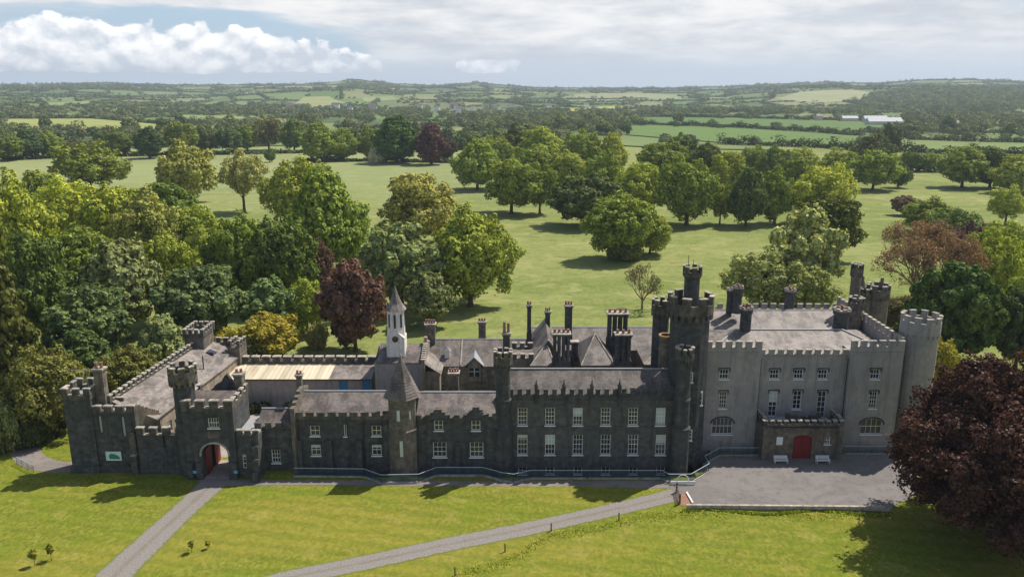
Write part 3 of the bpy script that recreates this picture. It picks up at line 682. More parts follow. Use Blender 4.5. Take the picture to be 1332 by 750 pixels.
# ---- yard wall and lean-to sheds
YN = 120.2
r = wing_root('yard_wall', 'battlemented rear wall of the stable yard with creeper on top', -34, YN, 'wall')
x0, x1 = Xat(313, YN, 6), Xat(489, YN, 6); zl = Zat(470, YN)
mb = MB(); mb.box(x0, x1, YN, YN+.8, -.3, zl); mb.build('wall', M['mid_stone'], r)
mb = MB(); crenels(mb, FY(YN), x0, x1, -.8, .04, zl, zl+.05, Zat(464.5, YN), 1.25, .45); mb.build('battlement', CREN(), r)
r = wing_root('shed_range', 'low lean-to sheds with cream corrugated roof in the stable yard', -35, 117)
YS = 115.0; zf, zb = Zat(492, YS), Zat(473.5, 119.9); xs0, xs1, xm = Xat(296, YS, 4), Xat(483, YS, 4), Xat(428, YS, 5)
dh = []
for c_ in (447, 477): X, z, w_, h_ = pxrect(c_, 502, 11, 20, YS); dh.append((X-w_/2, X+w_/2, 0, Zat(495, YS)))
mb = MB(); mb.wall(FY(YS), xs0, xs1, -.3, zf-.15, dh, .3); mb.box(xs0, xs1, YS+.301, 120.1, -.3, zf-.2); mb.build('wall', M['render'], r)
for d_ in dh: mb = MB(); mb.boxF(FY(YS), d_[0], d_[1], -.2, -.14, d_[2], d_[3]); mb.build('door', M['blue'], r)
for nm, a0, a1, mt in (('roof', xs0-.1, xm, M['tin']), ('slate_roof', xm+.02, xs1+.1, M['slate_pale'])):
    mb = MB(); P = [(a0, YS-.3, zf), (a1, YS-.3, zf), (a1, 120.1, zb), (a0, 120.1, zb)]; Q = [(a, b, c-.12) for a, b, c in P]; mb.quad(*P); mb.quad(*Q[::-1])
    for i in range(4): mb.quad(P[i], Q[i], Q[(i+1) % 4], P[(i+1) % 4])
    mb.build(nm, mt, r)
mb = MB(); mb.tube((xs0, YS-.36, zf-.1), (xs1, YS-.36, zf-.1), .09); mb.build('gutter', M['iron'], r)

# ---- gate turret and gatehouse
cx = (Xat(229, 93.8, 8)+Xat(256, 93.8, 8))/2
turret('gate_turret', 'plump round turret with weeds in its crown beside the arched gate', cx, 93.9, -.5, Zat(474, 93.8), 1.32, rings=((Zat(545, 93.8), .98),), ncren=8, crown=2.1, over=.42)
YG = 92.2; YGb = 98.2
r = wing_root('gatehouse', 'two storey gatehouse with pointed carriage arch and red gate', -39, YG)
x0, x1 = Xat(241, YG, 5), Xat(306, YG, 5); fg = FY(YG); zt = Zat(534, YG)
ax0, ax1, azt = Xat(264, YG, 2), Xat(297.5, YG, 2), Zat(577, YG)
Xw, zw_, ww, hw = pxrect(277.6, 550, 14.5, 12.5, YG)
mb = MB(); mb.wall(fg, x0, x1, -.3, zt, [(ax0, ax1, -.3, azt), hole(Xw, zw_, ww, hw)], .5)
mb.arch(fg, ax0, ax1, azt-1.6, azt, .5)
mb.box(x0, ax0, YG+.501, YGb-.5, -.3, zt); mb.box(ax1, x1, YG+.501, YGb-.5, -.3, zt); mb.box(ax0-.002, ax1+.002, YG+.502, YGb-.502, azt+.0, zt-.002)
fb = Fr(0, YGb, math.pi); mb.wall(fb, -x1, -x0, -.3, zt, [(-ax1, -ax0, -.3, azt)], .5); mb.arch(fb, -ax1, -ax0, azt-1.6, azt, .5)
for a, wq in ((x0, .7), (ax0-.75, .7), (ax1+.06, x1-ax1-.1)): mb.boxF(fg, a, a+wq, 0, .35, -.3, Zat(600, YG))
mb.boxF(fg, x0-.05, x1+.05, 0, .15, zt-.3, zt-.003)
mb.build('wall', STONE, r)
window(r, fg, Xw, zw_, ww, hw, 4, 2); hood(r, fg, Xw, zw_+hw/2, ww, .3)
mb = MB(); X, z, w_, h_ = pxrect(278, 565, 15, 8, YG); mb.boxF(fg, X-w_/2, X+w_/2, 0, .06, z-h_/2, z+h_/2); mb.boxF(fg, X-.3, X+.3, .06, .12, z-.3, z+.28); mb.build('carved_panel', M['mid_stone'], r)
mb = MB()   # arch moulding
pr = None
for k in range(13):
    t = k/12*math.pi; aa = (ax0+ax1)/2-(ax1-ax0+.35)/2*math.cos(t); q = min(k, 12-k)/6; zz = azt-1.6+(1.75)*math.sin(q*math.pi/2)**.85
    if pr: mb.tube(fg.p(pr[0], .03, pr[1]), fg.p(aa, .03, zz), .13)
    pr = (aa, zz)
mb.build('arch_moulding', M['coping'], r)
mb = MB(); crenels(mb, fg, x0-.05, x1+.05, -.45, .15, zt, Zat(530, YG), Zat(521.5, YG), 1.2, .75)
fe = Fr(x1, YG+.5, math.pi/2); crenels(mb, fe, 0, YGb-YG-.5, -.4, .04, zt, zt+.7, zt+1.3, .8, .6); crenels(mb, Fr(x0+.4, YG+.5, math.pi/2), 0, YGb-YG-.5, -.4, 0, zt, zt+.7, zt+1.3, .8, .6)
mb.build('battlement', CREN(), r)
# curved rear gable
mb = MB(); gx0, gx1 = x0+1.6, x1-.3; xc = (gx0+gx1)/2; prof = []
for t in np.linspace(-1, 1, 21): prof.append((xc+(gx1-gx0)/2*t, zt+.5+2.2*(max(0, 1-abs(t)))**1.2+.35*math.cos(abs(t)*9)*(abs(t) > .15)*(1-abs(t))))
for (a, za), (b, zb_) in zip(prof[:-1], prof[1:]):
    mb.quad((a, YGb-.4, zt), (b, YGb-.4, zt), (b, YGb-.4, zb_), (a, YGb-.4, za)); mb.quad((a, YGb, zt), (a, YGb, za), (b, YGb, zb_), (b, YGb, zt)); mb.quad((a, YGb-.45, za+.1), (b, YGb-.45, zb_+.1), (b, YGb+.05, zb_+.1), (a, YGb+.05, za+.1)); mb.quad((a, YGb-.45, za+.1), (a, YGb-.45, za-.02), (b, YGb-.45, zb_-.02), (b, YGb-.45, zb_+.1))
mb.build('rear_gable', M['dark_stone'], r)
mb = MB(); roof_gable(mb, x0+.5, x1-.5, YG+.7, YGb-.5, zt+.1, zt+1.5); mb.build('roof', M['slate'], r)
chimney(r, 307, 318.5, 482, 522, YGb-.5, 1.5, 2, 'box', M['mid_stone'], poth=.5)
mb = MB(); mb.box(ax0+.05, ax0+.15, YG+.9, YG+2.6, 0.02, azt-1.2); mb.box(ax0+.155, ax0+.25, YG+3.6, YG+5.2, 0.02, azt-1.2)
mb.build('gate_leaf', M['red'], r)
for c_ in (255, 308):
    X, z, w_, h_ = pxrect(c_, 611.5, 5, 3.5, YG); s_ = MB(); s_.boxF(fg, X-w_/2, X+w_/2, .36, .42, z-h_/2, z+h_/2)
    o = s_.build('wall_sign', M['sign_blue'], None, (X, YG-.36, z)); tag(o, 'small pale blue plate on the pier %s of the carriage arch' % ('left' if c_ == 255 else 'right'), 'sign')
r = wing_root('gate_lodge', 'low dark lodge with small side window right of the carriage arch', Xat(317, YG, 3), YG+.4)
YL = YG+.3; x2 = Xat(331, YL, 3); zl = Zat(566, YL); X, z, w_, h_ = pxrect(318, 600, 5, 18, YL)
mb = MB(); mb.wall(FY(YL), x1+.05, x2, -.3, zl, [hole(X, z, w_, h_)], .3); mb.box(x1+.05, x2, YL+.301, YL+5.5, -.3, zl)
for i, (zz, b) in enumerate(((6.0, .3), (4.6, .7), (3.0, 1.1), (1.4, 1.5))): mb.box(x2, x2+.75, YL-b, YL-b+.42, -.3, zz)
mb.box(x2+.002, x2+.748, YL+.1, YL+5.5, -.3, zl); mb.build('wall', STONE, r)
window(r, FY(YL), X, z, w_, h_, 1, 3, fr=.08, sill=False)
mb = MB(); crenels(mb, FY(YL), x1+.1, x2+.7, -.4, .05, zl, zl+.1, Zat(560, YL), .8, .3); mb.build('battlement', CREN(), r)
mb = MB(); mb.box(x1+.1, x2+.6, YL+.35, YL+5.4, zl, zl+.1); mb.build('roof', M['lead'], r)

# ---- generic front block
def front_block(name, label, pxa, pxb, Y, Yb, py_wall, py_low, py_top, py_ridge, wins, ridge_back=.5, stone_=None, mw=.8, gw=.6, string=None, base=-1.8, slatem=None, hoods=True, cren=None):
    xa, xb = Xat(pxa, Y, 5), Xat(pxb, Y, 5); f = FY(Y); zt = Zat(py_wall, Y)
    r = wing_root(name, label, (xa+xb)/2, Y)
    H_ = [pxrect(c[0], c[1], c[2], c[3], Y) for c in wins]
    mb = MB(); mb.wall(f, xa, xb, base, zt, [hole(*h) for h in H_], .35); mb.box(xa, xb, Y+.351, Yb, base, zt-.003)
    if string:
        for p in string: z = Zat(p, Y); mb.boxF(f, xa, xb, 0, .12, z-.14, z+.1)
    mb.build('wall', stone_ or STONE, r)
    for h, c in zip(H_, wins):
        window(r, f, h[0], h[1], h[2], h[3], c[4], c[5], blind=c[6] if len(c) > 6 else 0)
        if hoods: hood(r, f, h[0], h[1]+h[3]/2, h[2], .35)
    mb = MB(); crenels(mb, f, xa, xb, -.42, .06, zt, Zat(py_low, Y), Zat(py_top, Y), mw, gw); mb.build('battlement', cren or [M['parapet'], M['parapet']], r)
    Yr = Y+(Yb-Y)*ridge_back; zr = Zat(py_ridge, Yr)
    mb = MB(); roof_gable(mb, xa+.02, xb-.02, Y+.45, Yb, zt-.1, zr, Yr); mb.build('roof', slatem or M['slate'], r)
    ridge_cap(r, [(xa, Yr, zr+.03), (xb, Yr, zr+.03)], .13)
    return r, xa, xb, zt, zr, Yr
# link
r, xa, xb, *_ = front_block('link_range', 'single storey dark link range with one window right of the lodge', 332, 381, 94.4, 101, 557, 556, 550.5, 531, [(359, 593, 11.5, 17, 3, 3)])
mb = MB()
for i in range(7): mb.box(xb-.05, xb+.5, 94.0+i*1.05, 94.0+i*1.05+1.06, -1.5, Zat(527, 95)+(.0 if i < 1 else .35*min(i, 7-i)))
mb.build('cross_wall', M['mid_stone'], r)
chimney(r, 386, 394, 484, 512, 99.5, .8, 2, 'box', M['mid_stone'], poth=.5)
# service range left
SR = front_block('service_range', 'two storey dark range with four small windows left of the spired turret', 385, 509, 94.5, 104.5, 545, 543, 537, 508.5,
    [(409.5, 560, 12.5, 13, 2, 2), (411, 585, 12.5, 14, 2, 2), (489.5, 560, 12.5, 13, 2, 2), (490, 585, 12.5, 14, 2, 2), (449, 559.5, 3.5, 15, 1, 1)], mw=.95, gw=.38)
r = SR[0]; fs = FY(94.5)
for c_ in (390, 429, 468): 
    mb = MB(); X = Xat(c_, 94.5, 3); mb.boxF(fs, X-.38, X+.38, 0, .55, -1.8, Zat(572, 94.5)); mb.boxF(fs, X-.42, X+.42, 0, .6, Zat(572, 94.5), Zat(571, 94.5)+.05, .2); mb.build('buttress', STONE, r)
mb = MB(); X = Xat(474.5, 94.5, 3); mb.tube((X, 94.35, -1), (X, 94.35, Zat(548, 94.5)), .07); mb.build('downpipe', M['iron'], r)
# service range right, with raised gablets
SS = front_block('service_range', 'two storey dark range with stepped gablets right of the spired turret', 541, 648, 94.5, 104.5, 545, 544, 540.5, 510,
    [(570.5, 553, 11.5, 13, 2, 2), (572, 584.5, 17.5, 19, 3, 3), (619, 553, 11.5, 13, 2, 2), (620, 584.5, 17.5, 19, 3, 3)], mw=.7, gw=.5)
r = SS[0]
for (a, b) in ((556, 585), (604, 634)):
    mb = MB(); xa, xb = Xat(a, 94.5, 7), Xat(b, 94.5, 7); L = xb-xa; z0 = Zat(545, 94.5)+.002
    mb.m = 0
    for (u0, u1, pt) in ((0, .2, 538.5), (.2, .36, 535), (.36, .64, 531.5), (.64, .8, 535), (.8, 1, 538.5)):
        zt_ = Zat(pt, 94.5); mb.m = 0; mb.boxF(fs, xa+L*u0, xa+L*u1, -.5, .12, z0, zt_-.12); mb.m = 1; mb.boxF(fs, xa+L*u0-.04, xa+L*u1+.04, -.55, .18, zt_-.12, zt_)
    mb.build('gablet', [M['dark_stone'], M['parapet']], r)
mb = MB(); X = Xat(595.5, 94.5, 3); mb.boxF(fs, X-.3, X+.3, 0, .5, -1.8, Zat(577, 94.5)); mb.boxF(fs, X-.27, X+.27, 0, .3, Zat(577, 94.5), Zat(573.5, 94.5)); mb.build('buttress', STONE, r)
chimney(r, 584, 597.5, 481, 512, 106, 1.3, 4, 'box', M['mid_stone'], poth=.5)

# ---- octagonal turret with stone spire
cx = Xat(524.5, 94.6, 5); r = empty('spired_turret', (cx, 94.6, 0), 'octagonal dark stone turret under a tall pointed stone spire', 'turret')
rr = 1.85; zt = Zat(517, 93.6); zb = Zat(562, 93.2)
mb = MB(); mb.lathe(cx, 94.6, [(-1.8, rr*1.04), (zb-.1, rr*1.02), (zb, rr*1.08), (zb+.12, rr*1.08), (zb+.2, rr*.97), (zt-.25, rr*.97), (zt, rr*1.06)], 8, math.pi/8); mb.build('shaft', M['mid_stone'], r)
mb = MB(); za = Zat(463, 94.6); n = 15
for k in range(n):
    t0, t1 = k/n, (k+1)/n; z0, z1 = zt+(za-zt)*t0, zt+(za-zt)*t1; k0 = (rr+.45)*(1-t0)+.04; k1 = (rr+.45)*(1-t1)+.02
    mb.lathe(cx, 94.6, [(z0, k0*1.03), (z1, k1)], 8, math.pi/8)
mb.build('spire', M['slate'], r)
mb = MB(); mb.lathe(cx, 94.6, [(za-.3, .12), (za+.1, .16), (za+.4, .03)], 8); mb.build('finial', M['coping'], r)
for (px_, py_, h_) in ((519.5, 540, 15), (532.5, 541, 12), (522, 583, 22)):
    X = Xat(px_, 92.9, 5); z = Zat(py_, 92.9); hh = h_/F*100
    mb = MB(); mb.boxF(FY(94.6-rr*.99+ (.55 if px_ > 530 else .0)), X-.2, X+.2, -.1, .05, z-hh/2, z+hh/2); mb.build('slit_window', M['blind'], r)

# ---- long front of six bays
Y6 = 95.4; rows6 = []
cx6 = [679.7, 715.5, 751.6, 787.8, 823.6, 859.4]
for i, c_ in enumerate(cx6): rows6.append((c_, 541.5, 12.5, 22.5, 3, 4) + ((.97,) if i == 5 else ()))
for i, c_ in enumerate(cx6): rows6.append((c_+(0), 578, 13.0, 26, 3, 4) + ((.5,) if i == 1 else ()))
for c_ in cx6: rows6.append((c_, 612, 11, 9, 2, 2))
SX = front_block('long_front_range', 'long dark six bay range of tall white sash windows mid castle', 662, 880, Y6, Y6+9, 520, 514, 507, 479.5, rows6, ridge_back=.45, mw=.55, gw=.55, string=(555, 594.5, 521), hoods=False, stone_=M['front'], cren=[M['dark_stone'], M['front']])
r = SX[0]
for p in (697.5, 733.5, 770, 806):
    mb = MB(); X = Xat(p, Y6, 11); z0 = Zat(522, Y6); mb.boxF(FY(Y6), X-.19, X+.19, -.3, .25, z0-.4, Zat(501, Y6)); mb.boxF(FY(Y6), X-.12, X+.12, -.25, .15, Zat(501, Y6), Zat(493, Y6), .1)
    mb.boxF(FY(Y6), X-.26, X+.26, -.35, .3, Zat(502, Y6), Zat(500.5, Y6)); mb.build('pinnacle', STONE, r)
turret('ringed_turret', 'tall slim ringed turret with chimney pots left of the six bays', Xat(654.5, 95.0, 8), 95.0, -1.8, Zat(455, 95), 1.0, rings=((Zat(559, 94.2), .98), (Zat(522, 94.2), .93)), ncren=8, crown=1.7, over=.22, base=1.25)
chimney(SX[0], 653.5, 664, 430, 462, 97.6, .8, 2, 'box', poth=1.3)
turret('ringed_turret', 'tall slim ringed turret right of the six bays, before the great tower', Xat(886.5, 94.4, 8), 94.4, -1.8, Zat(451, 94.4), 1.0, rings=((Zat(558, 93.6), .98), (Zat(521, 93.6), .93), (Zat(468, 93.6), .9)), ncren=9, crown=1.5, over=.16, base=1.15)

# ---- great tower with stair turret
YK = 98.6; ck = Xat(895.5, YK, 16); rk = 2.6
r = empty('great_tower', (ck, YK, 0), 'massive dark polygonal keep tower with stair turret and flagpole', 'tower')
zc = Zat(412, YK-rk); ztop = Zat(390, YK-rk)
mb = MB(); mb.lathe(ck, YK, [(-1.8, rk*1.0), (Zat(560, 96), rk), (Zat(559, 96), rk*.985), (zc-.8, rk*.97), (zc, rk*1.13)], 8, math.pi/8); mb.build('shaft', STONE, r)
c = MB(); ring_crenels(c, ck, YK, rk*1.13, zc, ztop-.9, ztop, 8, th=.5, frac=.5, ph=.2)
for k in range(20): a = k*2*math.pi/20; c.ring(ck, YK, rk*.95, rk*1.12, a, a+.17, zc-.7, zc-.003, 1)
c.build('battlement', CREN(), r)
mb = MB(); mb.lathe(ck, YK, [(zc+.1, rk*1.0), (zc+.35, .1)], 8, math.pi/8); mb.build('roof', M['lead'], r)
zs_t = Zat(346, YK+.6); xk = Xat(898, YK+.6, 20); mb = MB(); mb.lathe(xk, YK+.6, [(zc, 1.0), (zs_t-1.55, 1.0), (zs_t-1.2, 1.22)], 12); mb.build('stair_turret', STONE, r)
c = MB(); ring_crenels(c, xk, YK+.6, 1.24, zs_t-1.2, zs_t-.65, zs_t-.05, 7, th=.28); c.build('turret_battlement', CREN(), r)
mb = MB(); mb.tube((xk-.6, YK+.6, zs_t-1.2), (xk-.6, YK+.6, zs_t+1.4), .035); mb.tube((xk+.1, YK+.9, zs_t-1.2), (xk+.1, YK+.9, zs_t+.8), .03); mb.build('flagpole', M['iron'], r)
for (px_, py_, w_, h_, b_) in ((899, 491, 5, 13, 0), (913, 521, 5.5, 18, .7), (897.5, 566, 6, 14, 0)):
    X, z, ww, hh = pxrect(px_, py_, w_, h_, YK-rk); fr = Fr(0, YK-rk*.935+b_, 0)
    window(r, FY(YK-rk*.93+b_-.02), X, z, ww, hh, 1, 3, b=.06, fr=.1)
YK2 = 101.5
turret('rear_keep_turret', 'square shouldered round turret behind the great tower, facing the meadow', Xat(859, 104.5, 16), 104.5, 8, Zat(388, 104.5), 1.05, ncren=7, crown=1.9, over=.3)
r = empty('water_tank', (Xat(864.5, 101, 12), 101, Zat(475, 101)), 'round stone drum with rust brown rim left of the great tower', 'tank')
zt = Zat(437, 101); cxx = Xat(864.5, 101, 12); mb = MB(); mb.lathe(cxx, 101, [(8.5, .88), (zt, .88)], 20, cap=False); mb.lathe(cxx, 101, [(zt-.6, .7), (zt-.6, .02)], 20); mb.build('drum', M['mid_stone'], r)
mb = MB(); mb.ring(cxx, 101, .7, .98, 0, 2*math.pi, zt, zt+.22, 20); mb.build('rim', plain('rusty_rim', (.32, .19, .09), .8, var=.3), r)

# ---- main block
YM = 101.2; YMb = 122.5; fm = FY(YM); fmw = FY(YM-.6)
r = wing_root('main_block', 'large grey rendered main block of the castle on the right', Xat(1045, YM, 5), YM)
xl0, xl1, xr0, xr1 = Xat(913, YM, 8), Xat(984.5, YM, 8), Xat(1098.5, YM, 8), Xat(1166, YM, 8); zc_, zb_ = Zat(462, YM), Zat(455, YM)
def pr(c, Y=YM): return pxrect(c[0], c[1], c[2], c[3], Y)
wc = [(1007.5, 486.5, 12, 12, 3, 2), (1039, 486.5, 12, 12, 3, 2), (1070.5, 486.5, 12, 12, 3, 2), (1005.3, 525, 11, 33, 2, 5), (1037, 520, 11, 24, 2, 4), (1068.5, 526, 11, 35, 2, 5)]
wl = [(942, 486.5, 12, 12.5, 3, 2), (940.5, 520, 10, 22, 3, 4), (939.5, 554, 27, 21, 5, 2)]
wr = [(1138.5, 486.5, 12, 12.5, 3, 2), (1136, 520, 10, 22, 3, 4), (1133.5, 554.5, 28, 20, 4, 2)]
YW = YM-.7
mb = MB(); mb.wall(fm, xl1, xr0, -1.8, zc_, [hole(*pr(c)) for c in wc], .35); mb.box(xl0, xr1, YM+.352, YMb, -1.8, zc_-.003)
for (a, b, ww) in ((xl0, xl1, wl), (xr0, xr1, wr)):
    ff = FY(YW); HH = [hole(*pr(c, YW)) for c in ww]; mb.wall(ff, a, b, -1.8, zb_, HH, .35); mb.box(a, b, YW+.351, YM+2.2, -1.8, zb_-.003)
    h = HH[2]; mb.arch(ff, h[0], h[1], h[3]-.75, h[3], .3, pointed=False)
    mb.boxF(ff, a, b, 0, .1, zb_-.35, zb_-.1)
mb.boxF(fm, xl1, xr0, 0, .12, zc_-.35, zc_-.1)
mb.build('wall', M['render'], r)
for c in wc:
    h = pr(c); window(r, fm, *h, c[4], c[5], arch=1 if c[3] > 20 else None); hood(r, fm, h[0], h[1]+h[3]/2, h[2], .4)
for c in wl+wr:
    h = pr(c, YW); window(r, FY(YW), *h, c[4], c[5])
    if c[2] < 20: hood(r, FY(YW), h[0], h[1]+h[3]/2, h[2], .4)
    else:
        mb = MB(); prv = None
        for k in range(13):
            t = k/12*math.pi; aa = h[0]-(h[2]/2+.18)*math.cos(t); zz = h[1]+h[3]/2-.75+.95*math.sin(t)
            if prv: mb.tube((prv[0], YW-.04, prv[1]), (aa, YW-.04, zz), .11)
            prv = (aa, zz)
        mb.build('hood_mould', M['dark_stone'], r)
mb = MB(); kw = dict(mw=.62, gw=.62)
crenels(mb, fm, xl1, xr0, -.4, .06, zc_, Zat(461, YM), Zat(455.5, YM), .68, .5)
crenels(mb, FY(YW), xl0, xl1, -.4, .05, zb_, Zat(453, YW), Zat(445, YW), .85, .5); crenels(mb, FY(YW), xr0, xr1, -.4, .05, zb_, Zat(452, YW), Zat(444, YW), .85, .5)
crenels(mb, Fr(xr1, YW+.42, math.pi/2), 0, YMb-YW-.5, -.4, .04, zc_, Zat(452, YW)+.2, Zat(444, YW)+.3, .8, .55)
crenels(mb, Fr(xl0+.4, YW+3, math.pi/2), 0, YMb-YW-3, -.4, 0, zc_, zc_+.4, zc_+1.0, .8, .55)
crenels(mb, FY(YMb), xl0, xr1, -.4, .02, zc_, Zat(400, YMb)-.3, Zat(396, YMb), .8, .6)
mb.build('battlement', [M['render'], M['coping']], r)
mb = MB(); zr = Zat(428, 107.3); zr2 = Zat(403.5, 117); roof_hip(mb, xl0+.6, xr1-.7, YM+.5, 112.6, zc_+.1, zr, 5.0); mb.build('front_roof', M['slate_pale'], r)
mb = MB(); roof_hip(mb, xl0+.6, xr1-.7, 112.4, 121.8, zc_+.1, zr2, 2.5); mb.build('rear_roof', M['slate_pale'], r)
ridge_cap(r, [(xl0+.6, YM+.5, zc_+.15), (xl0+5.6, 107.05, zr+.03), (xr1-5.7, 107.05, zr+.03), (xr1-.7, YM+.5, zc_+.15)], .12)
ridge_cap(r, [(xl0+3.1, 117.1, zr2+.03), (xr1-3.2, 117.1, zr2+.03)], .1)
mb = MB(); mb.quad((xl0+.5, YM+2.5, zc_), (xl0+.5, YM+9.5, zc_), (xl0+.5, YM+6.2, zc_+3.6)); mb.quad((xl0+.75, YM+2.5, zc_), (xl0+.75, YM+6.2, zc_+3.6), (xl0+.75, YM+9.5, zc_)); mb.quad((xl0+.4, YM+2.4, zc_), (xl0+.85, YM+2.4, zc_), (xl0+.85, YM+6.2, zc_+3.75), (xl0+.4, YM+6.2, zc_+3.75)); mb.build('inner_gable', M['pale_stone'], r)
chimney(r, 944.5, 955, 373, 402, 116, 1.4, 0, 'round', poth=.5)
chimney(r, 953.5, 966, 370, 402, 114.8, 1.4, 4, 'round', poth=.6)
chimney(r, 961.5, 978.5, 397, 428, 107.2, 1.7, 5, 'round', poth=.7)
chimney(r, 1019.5, 1034, 374, 403, 119, 1.6, 4, 'round', poth=.6)
chimney(r, 1083, 1104.5, 399, 428, 109, 1.8, 5, 'round', poth=.6)
for p_ in (984.5, 1098.5):
    mb = MB(); X = Xat(p_, YM, 7)+(.12 if p_ < 1000 else -.12); mb.tube((X, YM-.1, -1.5), (X, YM-.1, zc_-.4), .07); mb.build('downpipe', M['iron'], r)

xt = Xat(1190, 103, 10)
turret('corner_tower', 'broad round grey corner tower beside the big copper beech', xt, 103.2, -1.8, Zat(409, 103), 2.25, rings=(), ncren=10, crown=2.4, over=.28, base=2.4, mat=M['render'], cren=[M['render'], M['coping']], slits=((R(-110), Zat(492, 101), 1.6), (R(-20), Zat(455, 103), 1.6)), cat='tower')
turret('slim_turret', 'tallest slim round turret at the rear right of the main block', Xat(1111, 117.5, 17), 117.5, 8, Zat(342.5, 117.5), .72, ncren=7, crown=1.5, over=.22, mat=M['mid_stone'])
turret('squat_turret', 'squat round turret in front of the tallest slim turret', Xat(1111.5, 113, 15), 113, 8, Zat(386, 113), .95, ncren=7, crown=1.3, over=.16, mat=M['mid_stone'])
YR = 119.5
turret('rear_tower', 'broad rear tower with spiky battlements right of the slim turret', Xat(1139, YR, 14), YR, 0, Zat(369, YR), 1.55, ncren=7, crown=1.9, over=.22, mat=M['mid_stone'], cat='tower')
turret('rear_block_turret', 'battlemented stub between the slim turret and the rear tower', Xat(1123, YR-.2, 14), YR-.2, 8, Zat(374, YR), .85, ncren=6, crown=1.3, over=.15, mat=M['mid_stone'])
for i, (p_, t_, Yq) in enumerate(((1122.5, 359, 120.5), (1148, 361, 121.0))):
    zq = Zat(t_, Yq); xq = Xat(p_, Yq, zq); o = MB(); o.lathe(xq, Yq, [(8, .5), (zq-2.0, .5), (zq-1.8, .6), (zq-1.5, .6), (zq-.5, .22), (zq-.4, .3), (zq, .25)], 8)
    oo = o.build('stone_pinnacle', M['mid_stone'], None, (xq, Yq, 8)); tag(oo, ('stone pinnacle between the slim turret and rear tower', 'thin stone pinnacle on the right edge of the rear tower')[i], 'pinnacle')

# ---- porch
YP = 97.6; fp = FY(YP)
r = wing_root('porch', 'low battlemented stone porch with arched red double door', Xat(1043, YP, 3), YP)
x0, x1 = Xat(1000, YP, 3), Xat(1089, YP, 3); zt = Zat(556, YP)
dx0, dx1, dzt = Xat(1031.5, YP, 2), Xat(1056, YP, 2), Zat(565.5, YP)
nb = pxrect(1014, 573, 8, 10, YP); sw = pxrect(1076.5, 572.5, 7.5, 9.5, YP)
mb = MB(); mb.wall(fp, x0, x1, -.3, zt, [(dx0, dx1, -.3, dzt), hole(*sw)], .4); mb.arch(fp, dx0, dx1, dzt-.45, dzt, .4, pointed=False); mb.box(x0, x1, YP+.401, YM+.1, -.3, zt-.002)
mb.box(Xat(992, YP, 3), x0, YP-.15, YP+1.2, -.3, zt+.2); mb.box(x1, Xat(1095.5, YP, 3), YP-.15, YP+1.2, -.3, zt+.2); mb.boxF(fp, x0, x1, 0, .1, zt-.35, zt-.15)
mb.build('wall', M['mid_stone'], r)
mb = MB(); xm_ = (dx0+dx1)/2
for a, b in ((dx0, xm_-.015), (xm_+.015, dx1)):
    mb = MB(); mb.boxF(fp, a+.01, b-.01, -.3, -.22, 0.02, dzt)
    n = 5
    for i in range(n): mb.boxF(fp, a+(b-a)*(i+.12)/n, a+(b-a)*(i+.88)/n, -.22, -.2, .1, dzt)
    mb.build('door_leaf', M['red'], r)
window(r, fp, *sw, 3, 2)
mb = MB(); mb.boxF(fp, nb[0]-nb[2]/2, nb[0]+nb[2]/2, 0, .06, nb[1]-nb[3]/2, nb[1]+nb[3]/2); o = mb.build('notice_board', M['white'], None, (nb[0], YP, nb[1])); tag(o, 'plain white notice board on the porch wall left of the red door', 'sign')
mb = MB(); crenels(mb, fp, Xat(992, YP, 4)-.05, Xat(1096, YP, 4)+.05, -.4, .18, zt+.2, Zat(551.5, YP), Zat(547, YP), .55, .4)
crenels(mb, Fr(x1+.55, YP+.5, math.pi/2), 0, 2.8, -.4, 0, zt-.3, zt+.75, zt+1.2, .5, .4); crenels(mb, Fr(x0-.35, YP+.5, math.pi/2), 0, 2.8, -.4, 0, zt-.3, zt+.75, zt+1.2, .5, .4); mb.build('battlement', CREN(), r)
mb = MB(); mb.box(x0+.3, x1-.3, YP+.45, YM-.1, zt, zt+.12); mb.build('roof', M['lead'], r)
# carved balustrade over the porch
mb = MB(); xa, xb = Xat(1018, 100.2, 5), Xat(1060, 100.2, 5)
for k in range(14):
    t = k/13; zz = zt+1.1+.55*abs(2*t-1)**2+.12*math.sin(k*2.2); X = xa+(xb-xa)*t; mb.box(X-.17, X+.17, YP+.95, YP+1.2, zt+.1, zz)
mb.build('carved_cresting', STONE, r)

# ---- clock building
YC = 112.0; x0, x1 = Xat(487, YC, 9), Xat(548, YC, 9)
r = wing_root('clock_building', 'pale gabled yard building carrying the white clock tower', (x0+x1)/2, YC)
ze = Zat(471, YC); zr = Zat(446, 116.2); mb = MB(); mb.box(x0, x1, YC, 120.4, -.3, ze)
for x in (x0+.02, x1-.02):
    mb.quad((x, YC, ze-.01), (x, 120.4, ze-.01), (x, 116.2, zr-.1))
mb.build('wall', M['render'], r)
mb = MB(); roof_gable(mb, x0+.3, x1-.1, YC, 120.4, ze, zr, 116.2, .2); mb.build('roof', M['slate'], r)
mb = MB(); n = 9
for s in (0, 1):
    for i in range(n):
        t0, t1 = i/n, (i+1)/n; y0, y1 = (YC-.3+(116.2-YC+.3)*t0, YC-.3+(116.2-YC+.3)*t1) if not s else (120.7-(4.5)*t0, 120.7-(4.5)*t1)
        zz = ze+(zr-ze)*t1+.25; mb.m = 0; mb.box(x1, x1+.5, min(y0, y1), max(y0, y1), -.3 if s == 0 else 2, zz)
        mb.m = 1; mb.box(x1-.06, x1+.56, min(y0, y1), max(y0, y1), zz, zz+.12)
mb.m = 0; mb.box(x1+.02, x1+.48, 115.8, 116.6, zr, zr+1.0); mb.build('gable_parapet', [M['pale_stone'], M['coping']], r)
